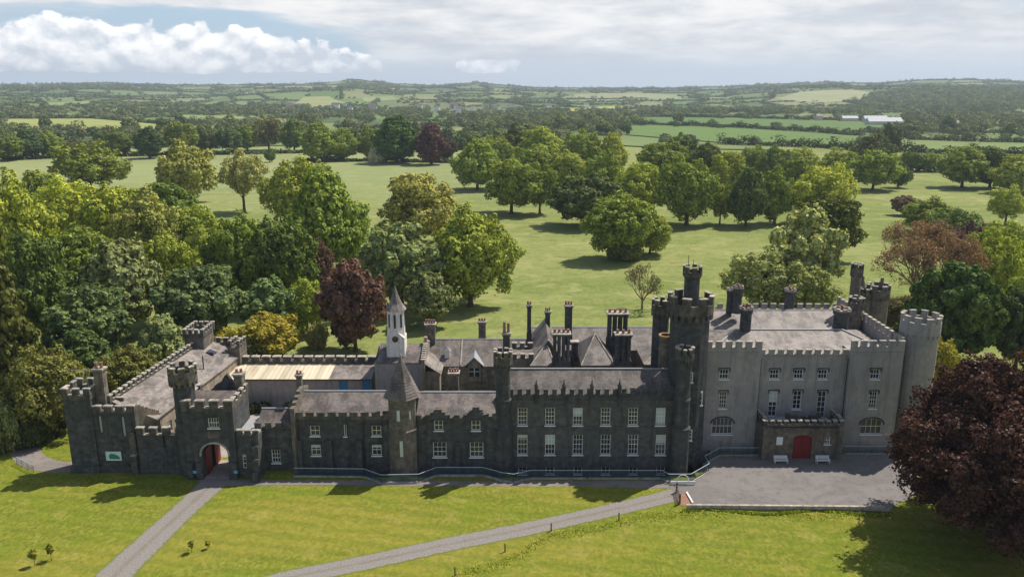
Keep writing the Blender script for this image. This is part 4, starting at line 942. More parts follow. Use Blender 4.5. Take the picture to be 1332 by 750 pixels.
mb = MB(); mb.box(x1+.5, x1+2.6, YC+.3, YC+6, -.3, ze-1.6); P = [(x1+.5, YC+.1, ze-.3), (x1+2.9, YC+.1, ze-1.9), (x1+2.9, YC+6.2, ze-1.9), (x1+.5, YC+6.2, ze-.3)]; mb.build('side_wall', M['pale_stone'], r)
mb = MB(); mb.quad(*P); mb.quad(*[(a, b, c-.15) for a, b, c in P][::-1]); mb.quad(P[0], P[1], (P[1][0], P[1][1], P[1][2]-.15), (P[0][0], P[0][1], P[0][2]-.15)); mb.build('side_roof', M['slate_pale'], r)
YCT = 114.4; cxx = Xat(515.8, YCT, 12)
r = empty('clock_tower', (cxx, YCT, ze), 'slender white clock tower with louvred belfry and small grey spire', 'tower')
wv = (Xat(528, YCT, 10)-Xat(504, YCT, 10))/2-.05; zA, zB_, zC = Zat(461, YCT)-1.3, Zat(436, YCT), Zat(402, YCT)
mb = MB(); mb.box(cxx-wv, cxx+wv, YCT-wv, YCT+wv, zA, zB_); mb.lathe(cxx, YCT, [(zB_, wv*1.06), (zB_+.5, wv*1.02), (zC-.25, wv*.98), (zC, wv*1.06), (zC+.02, wv*1.1)], 8, math.pi/8)
fc_ = FY(YCT-wv); mb.boxF(fc_, -99, -99.01, 0, 0, 0, 0) if False else None
mb.boxF(fc_, cxx-wv-.05, cxx+wv+.05, -.0, .05, zB_-.2, zB_-.05)
mb.build('body', M['white_board'], r)
mb = MB(); g0 = zB_; mb.quad((cxx-wv, YCT-wv-.03, g0), (cxx+wv, YCT-wv-.03, g0), (cxx, YCT-wv-.03, g0+1.2)); mb.quad((cxx-wv, YCT-wv-.03, g0), (cxx, YCT-wv-.03, g0+1.2), (cxx, YCT-wv*.6, g0+1.2), (cxx-wv, YCT-wv*.6, g0)); mb.quad((cxx+wv, YCT-wv-.03, g0), (cxx+wv, YCT-wv*.6, g0), (cxx, YCT-wv*.6, g0+1.2), (cxx, YCT-wv-.03, g0+1.2))
mb.build('clock_gable', M['white_board'], r)
ckz = Zat(441, YCT-wv)
mb = MB()
def disc(mb, cx, cz, rad, f, b0, b1, n=24):
    P = [(cx+rad*math.cos(2*math.pi*k/n), cz+rad*math.sin(2*math.pi*k/n)) for k in range(n)]
    mb.quad(*[f.p(a, b1, z) for a, z in P]); 
    for k in range(n): (a, z), (c, d) = P[k], P[(k+1) % n]; mb.quad(f.p(a, b0, z), f.p(c, b0, d), f.p(c, b1, d), f.p(a, b1, z))
disc(mb, cxx, ckz, .48, fc_, 0, .09); ckf = mb.build('clock_face', M['clock'], r)
mb = MB()
for k in range(12): a = k*math.pi/6; mb.boxF(fc_, cxx+.38*math.sin(a)-.035, cxx+.38*math.sin(a)+.035, .09, .11, ckz+.38*math.cos(a)-.05, ckz+.38*math.cos(a)+.05)
mb.tube(fc_.p(cxx, .12, ckz), fc_.p(cxx-.2, .12, ckz+.05), .025); mb.tube(fc_.p(cxx, .12, ckz), fc_.p(cxx+.04, .12, ckz+.33), .02); mb.build('clock_hand', M['gold'], ckf)
for k in range(8):
    an = -math.pi/2+k*math.pi/4; f = Fr(cxx+wv*.925*math.cos(an), YCT+wv*.925*math.sin(an), an+math.pi/2); mb = MB(); z0, z1 = Zat(427, YCT-wv), Zat(410, YCT-wv)
    mb.boxF(f, -.15, .15, -.02, .03, z0, z1); 
    for j in range(8): zz = z0+(z1-z0)*j/8; mb.boxF(f, -.15, .15, .03, .05, zz, zz+.05)
    mb.build('louvre', M['iron'], r)
mb = MB(); za = Zat(371, YCT); mb.lathe(cxx, YCT, [(zC, wv*1.25), (zC+.25, wv*1.12), (zC+1.0, wv*.72), (zC+(za-zC)*.6, wv*.34), (za, .04)], 8, math.pi/8); mb.build('spire', M['slate_pale'], r)
mb = MB(); mb.tube((cxx, YCT, za-.1), (cxx, YCT, za+1.2), .04); mb.tube((cxx-.45, YCT, za+.75), (cxx+.45, YCT, za+.75), .03); mb.tube((cxx, YCT-.3, za+.6), (cxx, YCT+.3, za+.6), .03); mb.build('weathervane', M['iron'], r)
# stone finial by the spire roof
# ---- rear cottage range
YQ = 116.0; x0, x1 = Xat(556, YQ, 6), Xat(692, YQ, 6); ze = Zat(476, YQ); YQr = 121.0; zr = Zat(441, YQr)
r = wing_root('cottage_range', 'low rear range with slate roof, small dormer and roof lantern', (x0+x1)/2, YQ)
mb = MB(); hs = [pxrect(c, 493, 8, 10, YQ) for c in (572, 592, 648)]
mb.wall(FY(YQ), x0, x1, -.3, ze, [hole(*h) for h in hs], .3); mb.box(x0, x1, YQ+.301, 126, -.3, ze-.01); mb.quad((x0, YQ, ze-.02), (x0, 126, ze-.02), (x0, YQr, zr)); mb.build('wall', M['pale_stone'], r)
for h in hs: window(r, FY(YQ), *h, 2, 2)
mb = MB(); roof_gable(mb, x0-.1, x1, YQ, 126, ze, zr, YQr); mb.build('roof', M['slate'], r); ridge_cap(r, [(x0, YQr, zr+.02), (x1, YQr, zr+.02)], .1)
ax, bx_ = Xat(606, YQ-.4, 5), Xat(628, YQ-.4, 5); dm = MB(); X, z, w_, h_ = pxrect(617, 484, 13, 11, YQ-.4); zg = Zat(465, YQ-.4)
dm.wall(FY(YQ-.4), ax+.3, bx_-.3, Zat(495, YQ), ze+.5, [hole(X, z, w_, h_)], .25); dm.box(ax+.3, bx_-.3, YQ-.149, YQ+2, Zat(495, YQ), ze+.45); dm.quad((ax+.3, YQ-.4, ze+.5), (bx_-.3, YQ-.4, ze+.5), ((ax+bx_)/2, YQ-.4, zg-.1)); d_ = dm.build('dormer', M['pale_stone'], r)
window(d_, FY(YQ-.4), X, z, w_, h_, 2, 2, sill=False) if False else None
q = MB(); q.boxF(FY(YQ-.4), X-w_/2, X+w_/2, -.16, -.1, z-h_/2, z+h_/2); q.build('pane', M['glass'], d_)
q = MB(); q.boxF(FY(YQ-.4), X-.06, X+.06, -.1, -.03, z-h_/2, z+h_/2); q.boxF(FY(YQ-.4), X-w_/2, X+w_/2, -.1, -.035, z+.05, z+.15); q.build('mullion', M['white'], d_)
xm_ = (ax+bx_)/2; q = MB()
for sx, xe_ in ((ax-.15, -1), (bx_+.15, 1)): 
    P = [(sx, YQ-.6, ze+.25), (xm_, YQ-.6, zg+.15), (xm_, YQ+3.5, zg+.15), (sx, YQ+1.2, ze+.25)]; q.quad(*P); q.quad(*[(a, b, c-.14) for a, b, c in P][::-1]); q.quad(P[0], P[1], (P[1][0], P[1][1], P[1][2]-.14), (P[0][0], P[0][1], P[0][2]-.14))
q.build('dormer_roof', M['lead'], r)
zz = Zat(464, 117.8); xl = Xat(582, 117.8, 8); q = MB(); q.box(xl-.4, xl+.4, 117.4, 118.2, zz-.8, zz+1.0); q.build('roof_lantern', M['white'], r); q = MB(); q.lathe(xl, 117.8, [(zz+1.0, .75), (zz+1.7, .02)], 4, math.pi/4); q.build('lantern_cap', M['lead'], r)
q = MB(); xv = Xat(600.5, 119, 7)
P0, P1 = (xv, YQ, ze+.12), (xv, YQr, zr+.1); q.tube(P0, P1, .13, n=5); q.build('roof_verge', M['coping'], r)
chimney(r, 553.5, 567, 418, 456, 120.5, 1.3, 4, 'box', M['mid_stone'], poth=.6)
chimney(r, 622, 632.5, 415, 442, 125, 1.1, 3, 'box', M['mid_stone'], poth=.5)
# ---- rear main range and pyramid roofs behind the long front
YZ = 116.5; x0, x1 = Xat(692, YZ, 9), Xat(870, YZ, 9); ze = Zat(455, YZ); YZr = 122; zr = Zat(425.5, YZr)
r = wing_root('rear_range', 'tall rear range with long slate roof behind the six bays', (x0+x1)/2, YZ)
mb = MB(); mb.box(x0, x1, YZ, 127, -.3, ze-.01); mb.quad((x0, YZ, ze-.02), (x0, 127, ze-.02), (x0, YZr, zr)); mb.quad((x1, YZ, ze-.02), (x1, YZr, zr), (x1, 127, ze-.02)); mb.build('wall', M['mid_stone'], r)
mb = MB(); roof_gable(mb, x0, x1, YZ, 127, ze, zr, YZr); mb.build('roof', M['slate'], r); ridge_cap(r, [(x0, YZr, zr+.02), (x1, YZr, zr+.02)], .1)
# cross gable
mb = MB(); gx0, gx1 = Xat(690, 109, 12), Xat(733, 109, 12); gm = Xat(713, 109, 12); zg = Zat(428, 112); zb = Zat(468, 109); P = [(gx0, 108.5, zb), (gm, 108.5, zg-.6), (gm, 119, zg-.6), (gx0, 119, zb)]
for (xa) in (gx0, gx1):
    P = [(xa, 108.5, zb), (gm, 108.5, zg-.6), (gm, 120, zg-.6), (xa, 120, zb)]; mb.quad(*P); mb.quad(*[(a, b, c-.15) for a, b, c in P][::-1])
mb.build('cross_roof', M['slate'], r)
mb = MB(); mb.box(gx0+.1, gx1-.1, 108.9, 119, 2, zb-.02); mb.quad((gx0+.1, 108.7, zb-.1), (gx1-.1, 108.7, zb-.1), (gm, 108.7, zg-.75)); mb.build('cross_wall', M['mid_stone'], r)
ridge_cap(r, [(gx0, 108.45, zb+.08), (gm, 108.45, zg-.5), (gx1, 108.45, zb+.08)], .16, 'gable_coping', M['coping'])
def pyramid(pxa, pxb, pap, pyap, pyb, Y, dep):
    X0, X1, Xa = Xat(pxa, Y, 11), Xat(pxb, Y, 11), Xat(pap, Y+dep/2, 12); zb, za = Zat(pyb, Y), Zat(pyap, Y+dep/2)
    q = MB(); q.box(X0+.1, X1-.1, Y+.1, Y+dep-.1, 2, zb-.02); q.build('wall', M['mid_stone'], r)
    q = MB(); A, B, C, D, E = (X0, Y, zb), (X1, Y, zb), (X1, Y+dep, zb), (X0, Y+dep, zb), (Xa, Y+dep/2, za)
    for t in ((A, B, E), (B, C, E), (C, D, E), (D, A, E)): q.quad(*t)
    q.build('pyramid_roof', M['slate_pale'], r)
    ridge_cap(r, [A, E, B], .12, 'hip_cap', M['coping'])
pyramid(690, 722, 711, 446, 475.5, 105.2, 7.5)
pyramid(756, 800, 774, 433.5, 475, 105.4, 9.5)
pyramid(838, 880, 866, 445, 474, 107, 8)
for a in ((685, 691.5, 394, 440, 117, .8, 2, 'box'), (708.5, 716, 402, 432, 118, .9, 3, 'box'), (734, 744.5, 394, 442, 116, 1.1, 3, 'box'), (718.5, 741.5, 429, 478, 105.0, 1.6, 4, 'flues'),
          (789, 816.5, 403, 452, 112, 1.7, 4, 'flues'), (799, 821, 430, 478, 105.2, 1.5, 3, 'flues'), (742.5, 752, 441, 463, 110, .9, 0, 'box')):
    chimney(r, *a[:8], poth=.55)
mb = MB(); q0, q1 = Xat(666, 106, 11), Xat(694, 106, 11); zz = Zat(468, 106); mb.box(q0, q1, 106, 111, 0, zz); mb.build('stair_block', M['mid_stone'], r); mb = MB(); crenels(mb, FY(106), q0, q1, -.4, .05, zz, zz+.2, zz+.8, .7, .5); mb.build('block_battlement', CREN(), r); mb = MB(); crenels(mb, FY(111), q0, q1, -.4, .05, zz, zz+.2, zz+.8, .7, .5); mb.build('block_battlement', CREN(), r)
mb = MB(); mb.box(Xat(664, 104.5, 8), Xat(912, 104.5, 8), 104.41, 105.1, 0, 8); mb.build('back_wall', M['mid_stone'], r)

# ================================================================== TREES
def np_mesh(name, V, quads, rnd=None, mats=()):
    me = bpy.data.meshes.new(name); nq = len(quads); k = quads.shape[1]
    me.vertices.add(len(V)); me.vertices.foreach_set('co', V.astype(np.float32).ravel())
    me.loops.add(nq*k); me.loops.foreach_set('vertex_index', quads.astype(np.int32).ravel())
    me.polygons.add(nq); me.polygons.foreach_set('loop_start', np.arange(0, nq*k, k, dtype=np.int32))
    if rnd is not None: a = me.attributes.new('rnd', 'FLOAT', 'FACE'); a.data.foreach_set('value', rnd.astype(np.float32))
    for m_ in mats: me.materials.append(m_)
    me.update(calc_edges=True); return me
def leaf_quads(rg, C, N, size, jit=.6, asp=1.0, droop=0.0):
    """small leaf sprays at C, facing roughly N"""
    n = len(C); nn = N+rg.normal(0, jit, (n, 3)); nn /= np.linalg.norm(nn, axis=1)[:, None]+1e-9
    t = rg.normal(0, 1, (n, 3)); t[:, 2] -= droop; t -= nn*(t*nn).sum(1)[:, None]; t /= np.linalg.norm(t, axis=1)[:, None]+1e-9
    b = np.cross(nn, t); s = size*rg.uniform(.55, 1.25, n)[:, None]
    u = t*s*.5*asp; v = b*s*.5
    k1 = rg.uniform(.5, 1.1, (n, 1)); k2 = rg.uniform(.3, .9, (n, 1))
    V = np.stack([C-u-v*k1, C+u*k2-v, C+u+v*k2+nn*s*.12, C-u*k1+v], 1).reshape(-1, 3)
    return V, np.arange(n*4).reshape(-1, 4)
def crown(seed, shape='round', H=18.0, Rr=8.0, nleaf=16000, size=.5, lobes=60, low=.12, lr=(.2, .34), jit=.38, asp=1.0, flat=1.0, gap=0.0, inner=.03, vor=.32):
    rg = np.random.default_rng(seed); L = []
    zc = H*(.5+low/2); rz = H*(1-low)/2
    for i in range(lobes):
        ga = i*2.39996+rg.uniform(-.4, .4); u = 1-2*(i+.5)/lobes; u += rg.uniform(-.06, .06); u = max(-.98, min(.98, u))
        if shape == 'cone':
            t = (i+.5)/lobes; rad = Rr*(1-t)**.8*.9+.25; z = H*(low+(1-low)*t*.96); q = rg.uniform(.45, .95)
            c = np.array([math.cos(ga)*rad*q, math.sin(ga)*rad*q, z]); r_ = rg.uniform(*lr)*Rr*(1.05-.6*t)
        else:
            sq = math.sqrt(1-u*u); q = rg.uniform(.46, .92)
            if shape == 'irregular': q = rg.uniform(.35, 1.0)
            k = 1.0
            if shape == 'spread' and u < 0: k = 1.1
            if shape == 'bell': k = 1+.14*max(0, -u) if u < 0 else 1-.24*u
            if shape == 'egg': k = 1.0-.35*max(0, u)
            if shape == 'flare': k = .75+.35*(1-abs(u))
            c = np.array([math.cos(ga)*sq*Rr*q*k, math.sin(ga)*sq*Rr*q*k, zc+u*rz*(q*.93 if u > -.2 else .8*q)]); r_ = rg.uniform(*lr)*Rr
        L.append((c, r_))
    C = np.array([l[0] for l in L]); Rl = np.array([l[1] for l in L])
    M_ = int(nleaf*2.4); w_ = Rl**2/np.sum(Rl**2); li = rg.choice(len(L), M_, p=w_)
    d = rg.normal(0, 1, (M_, 3)); d[:, 2] += .35; 
    out = C[li]-np.array([0, 0, zc]); out /= np.linalg.norm(out, axis=1)[:, None]+1e-9; d += out*.6
    d /= np.linalg.norm(d, axis=1)[:, None]
    ph = rg.uniform(0, 6, (len(L), 3))[li]
    nz = np.sin(d[:, 0]*5+ph[:, 0])*np.sin(d[:, 1]*5+ph[:, 1])+.7*np.sin(d[:, 2]*7+ph[:, 2])+.5*np.sin(d[:, 0]*11+d[:, 1]*9+ph[:, 1])
    rr = Rl[li]*(1+vor*nz)*(1-.16*rg.random(M_)**2)
    P = C[li]+d*rr[:, None]*np.array([1, 1, flat])
    keep = np.ones(M_, bool)
    for j in range(len(L)):
        dd = (P-C[j])/np.array([1, 1, flat]); ins = (dd**2).sum(1) < (Rl[j]*.78)**2; ins &= (li != j); keep &= ~ins
    keep &= P[:, 2] > H*low*.35
    if gap: keep &= ~(np.sin(P[:, 0]*.9+seed)*np.sin(P[:, 1]*.8+seed*2)*np.sin(P[:, 2]*.9+seed*3) > 1-gap)
    P = P[keep][:nleaf]; D = d[keep][:nleaf]+np.array([.05, .03, .2])
    ni = int(len(P)*inner); 
    if ni:
        jj = rg.choice(len(P), ni); P2 = P[jj]*np.array([1, 1, 1])-D[jj]*rg.uniform(.3, 1.6, (ni, 1)); P = np.vstack([P, P2]); D = np.vstack([D, D[jj]])
    V, Q = leaf_quads(rg, P, D, size, jit, asp)
    me = np_mesh('crown', V, Q, rg.random(len(Q)), [M['leaf']])
    return me, C, Rl
def trunk_mesh(seed, H, C, Rl, r0, nl=14, low=.12, mat='bark', name='trunk'):
    rg = random.Random(seed); mb = MB(); top = Vector((rg.uniform(-.4, .4), rg.uniform(-.4, .4), H*.62))
    p = Vector((0, 0, -.6)); n = 7; pts = [p]
    for i in range(1, n+1): t = i/n; pts.append(Vector((top.x*t+rg.uniform(-.12, .12)*t, top.y*t+rg.uniform(-.12, .12)*t, -.6+(top.z+.6)*t)))
    rad = lambda t: r0*(1-.75*t)*(1+.5*max(0, .12-t)/.12)
    for i in range(n): mb.tube(pts[i], pts[i+1], rad(i/n), rad((i+1)/n), 8)
    idx = sorted(range(len(C)), key=lambda i: -Rl[i])[:nl]
    for i in idx:
        t = rg.uniform(.35, .95); b = pts[0].lerp(pts[-1], t); c = Vector(C[i]); c.z = max(c.z, b.z*.8); mid = b.lerp(c, .5)+Vector((0, 0, -.06*(c-b).length)); rr = r0*.38*(1.1-t*.6)
        mb.tube(b, mid, rr, rr*.65, 6); mb.tube(mid, c, rr*.65, rr*.2, 5)
    me_o = mb.build(name, M[mat]); me = me_o.data; bpy.data.objects.remove(me_o); return me
PROTO = {}
def proto(key, **k):
    seed = k.pop('seed'); tr = k.pop('trunk', .55); me, C, Rl = crown(seed, **k); H = k.get('H', 18.0)
    PROTO[key] = (me, trunk_mesh(seed, H, C, Rl, tr), H, k.get('Rr', 8.0))
proto('round0', seed=11, shape='round', nleaf=25000, size=.44, lobes=105, low=.02, lr=(.13, .26))
proto('round1', seed=12, shape='egg', nleaf=24000, size=.46, lobes=110, low=.02, lr=(.16, .28))
proto('round2', seed=13, shape='irregular', nleaf=25000, size=.44, lobes=90, low=.02, lr=(.13, .26), gap=.2)
proto('round3', seed=14, shape='spread', nleaf=25000, size=.44, lobes=100, low=.03, lr=(.13, .25), gap=.2)
proto('round4', seed=31, shape='irregular', nleaf=22000, size=.46, lobes=84, low=.02, lr=(.18, .32))
proto('round5', seed=32, shape='round', nleaf=26000, size=.42, lobes=190, low=.02, lr=(.11, .2))
proto('loose0', seed=21, shape='irregular', nleaf=17000, size=.44, lobes=80, low=.12, lr=(.11, .22), gap=.3)
proto('loose1', seed=22, shape='flare', nleaf=13000, size=.44, lobes=60, low=.2, lr=(.11, .22), gap=.4)
proto('feather0', seed=41, shape='egg', nleaf=20000, size=.5, lobes=150, low=.06, lr=(.11, .2), asp=1.7, vor=.3)
proto('feather1', seed=42, shape='irregular', nleaf=20000, size=.5, lobes=120, low=.05, lr=(.13, .22), asp=1.7, vor=.3)
proto('column', seed=51, shape='egg', H=18, Rr=6, nleaf=15000, size=.5, lobes=90, low=.03, lr=(.2, .34))
proto('cone', seed=61, shape='cone', H=20, Rr=6, nleaf=16000, size=.42, lobes=110, low=.04, lr=(.22, .36), asp=1.8, flat=.45, vor=.3)
proto('tier', seed=62, shape='cone', H=22, Rr=8, nleaf=15000, size=.5, lobes=90, low=.1, lr=(.2, .34), asp=1.8, flat=.32, vor=.3, gap=.3)
proto('dome', seed=71, shape='round', nleaf=26000, size=.55, lobes=170, low=.05, lr=(.13, .2), jit=.45, vor=.1)
proto('bush', seed=81, shape='round', H=6, Rr=6, nleaf=12000, size=.42, lobes=70, low=0.0, lr=(.2, .32), trunk=.2)
proto('bush1', seed=82, shape='irregular', H=6, Rr=6, nleaf=12000, size=.42, lobes=60, low=0.0, lr=(.2, .34), trunk=.2)
TG = {}
TREE_N = {}
def put_tree(key, loc, Hh, Rad, c, name, label, cat='tree', group=None, rot=None, jitter=.12, squash=None):
    cm_, tm_, H0, R0 = PROTO[key]; r = empty(name, loc, label, cat, group); r.rotation_euler.z = random.uniform(0, 6.28) if rot is None else rot
    o = bpy.data.objects.new('crown', cm_); col.objects.link(o); o.parent = r; o.scale = (Rad/R0*random.uniform(.9, 1.12), Rad/R0*(squash or random.uniform(.85, 1.1)), Hh/H0); o.rotation_euler = (random.uniform(-.05, .05), random.uniform(-.05, .05), random.uniform(0, 6.28))
    j = 1+random.uniform(-jitter, jitter); o.color = (c[0]*j, c[1]*j*random.uniform(.97, 1.03), c[2]*j, 1)
    t = bpy.data.objects.new('trunk', tm_); col.objects.link(t); t.parent = r; k = Hh/H0; t.scale = (Rad/R0, Rad/R0, k)
    return r
YG_ = (.33, .385, .06); LG = (.28, .34, .06); MG = (.20, .265, .052); DG = (.13, .19, .044); GG = (.22, .26, .115); OL = (.28, .30, .09); CO = (.15, .09, .075); DC = (.065, .035, .04); BG = (.09, .13, .045)
PA = (.34, .36, .15); GO = (.34, .31, .05); BR = (.16, .165, .05)
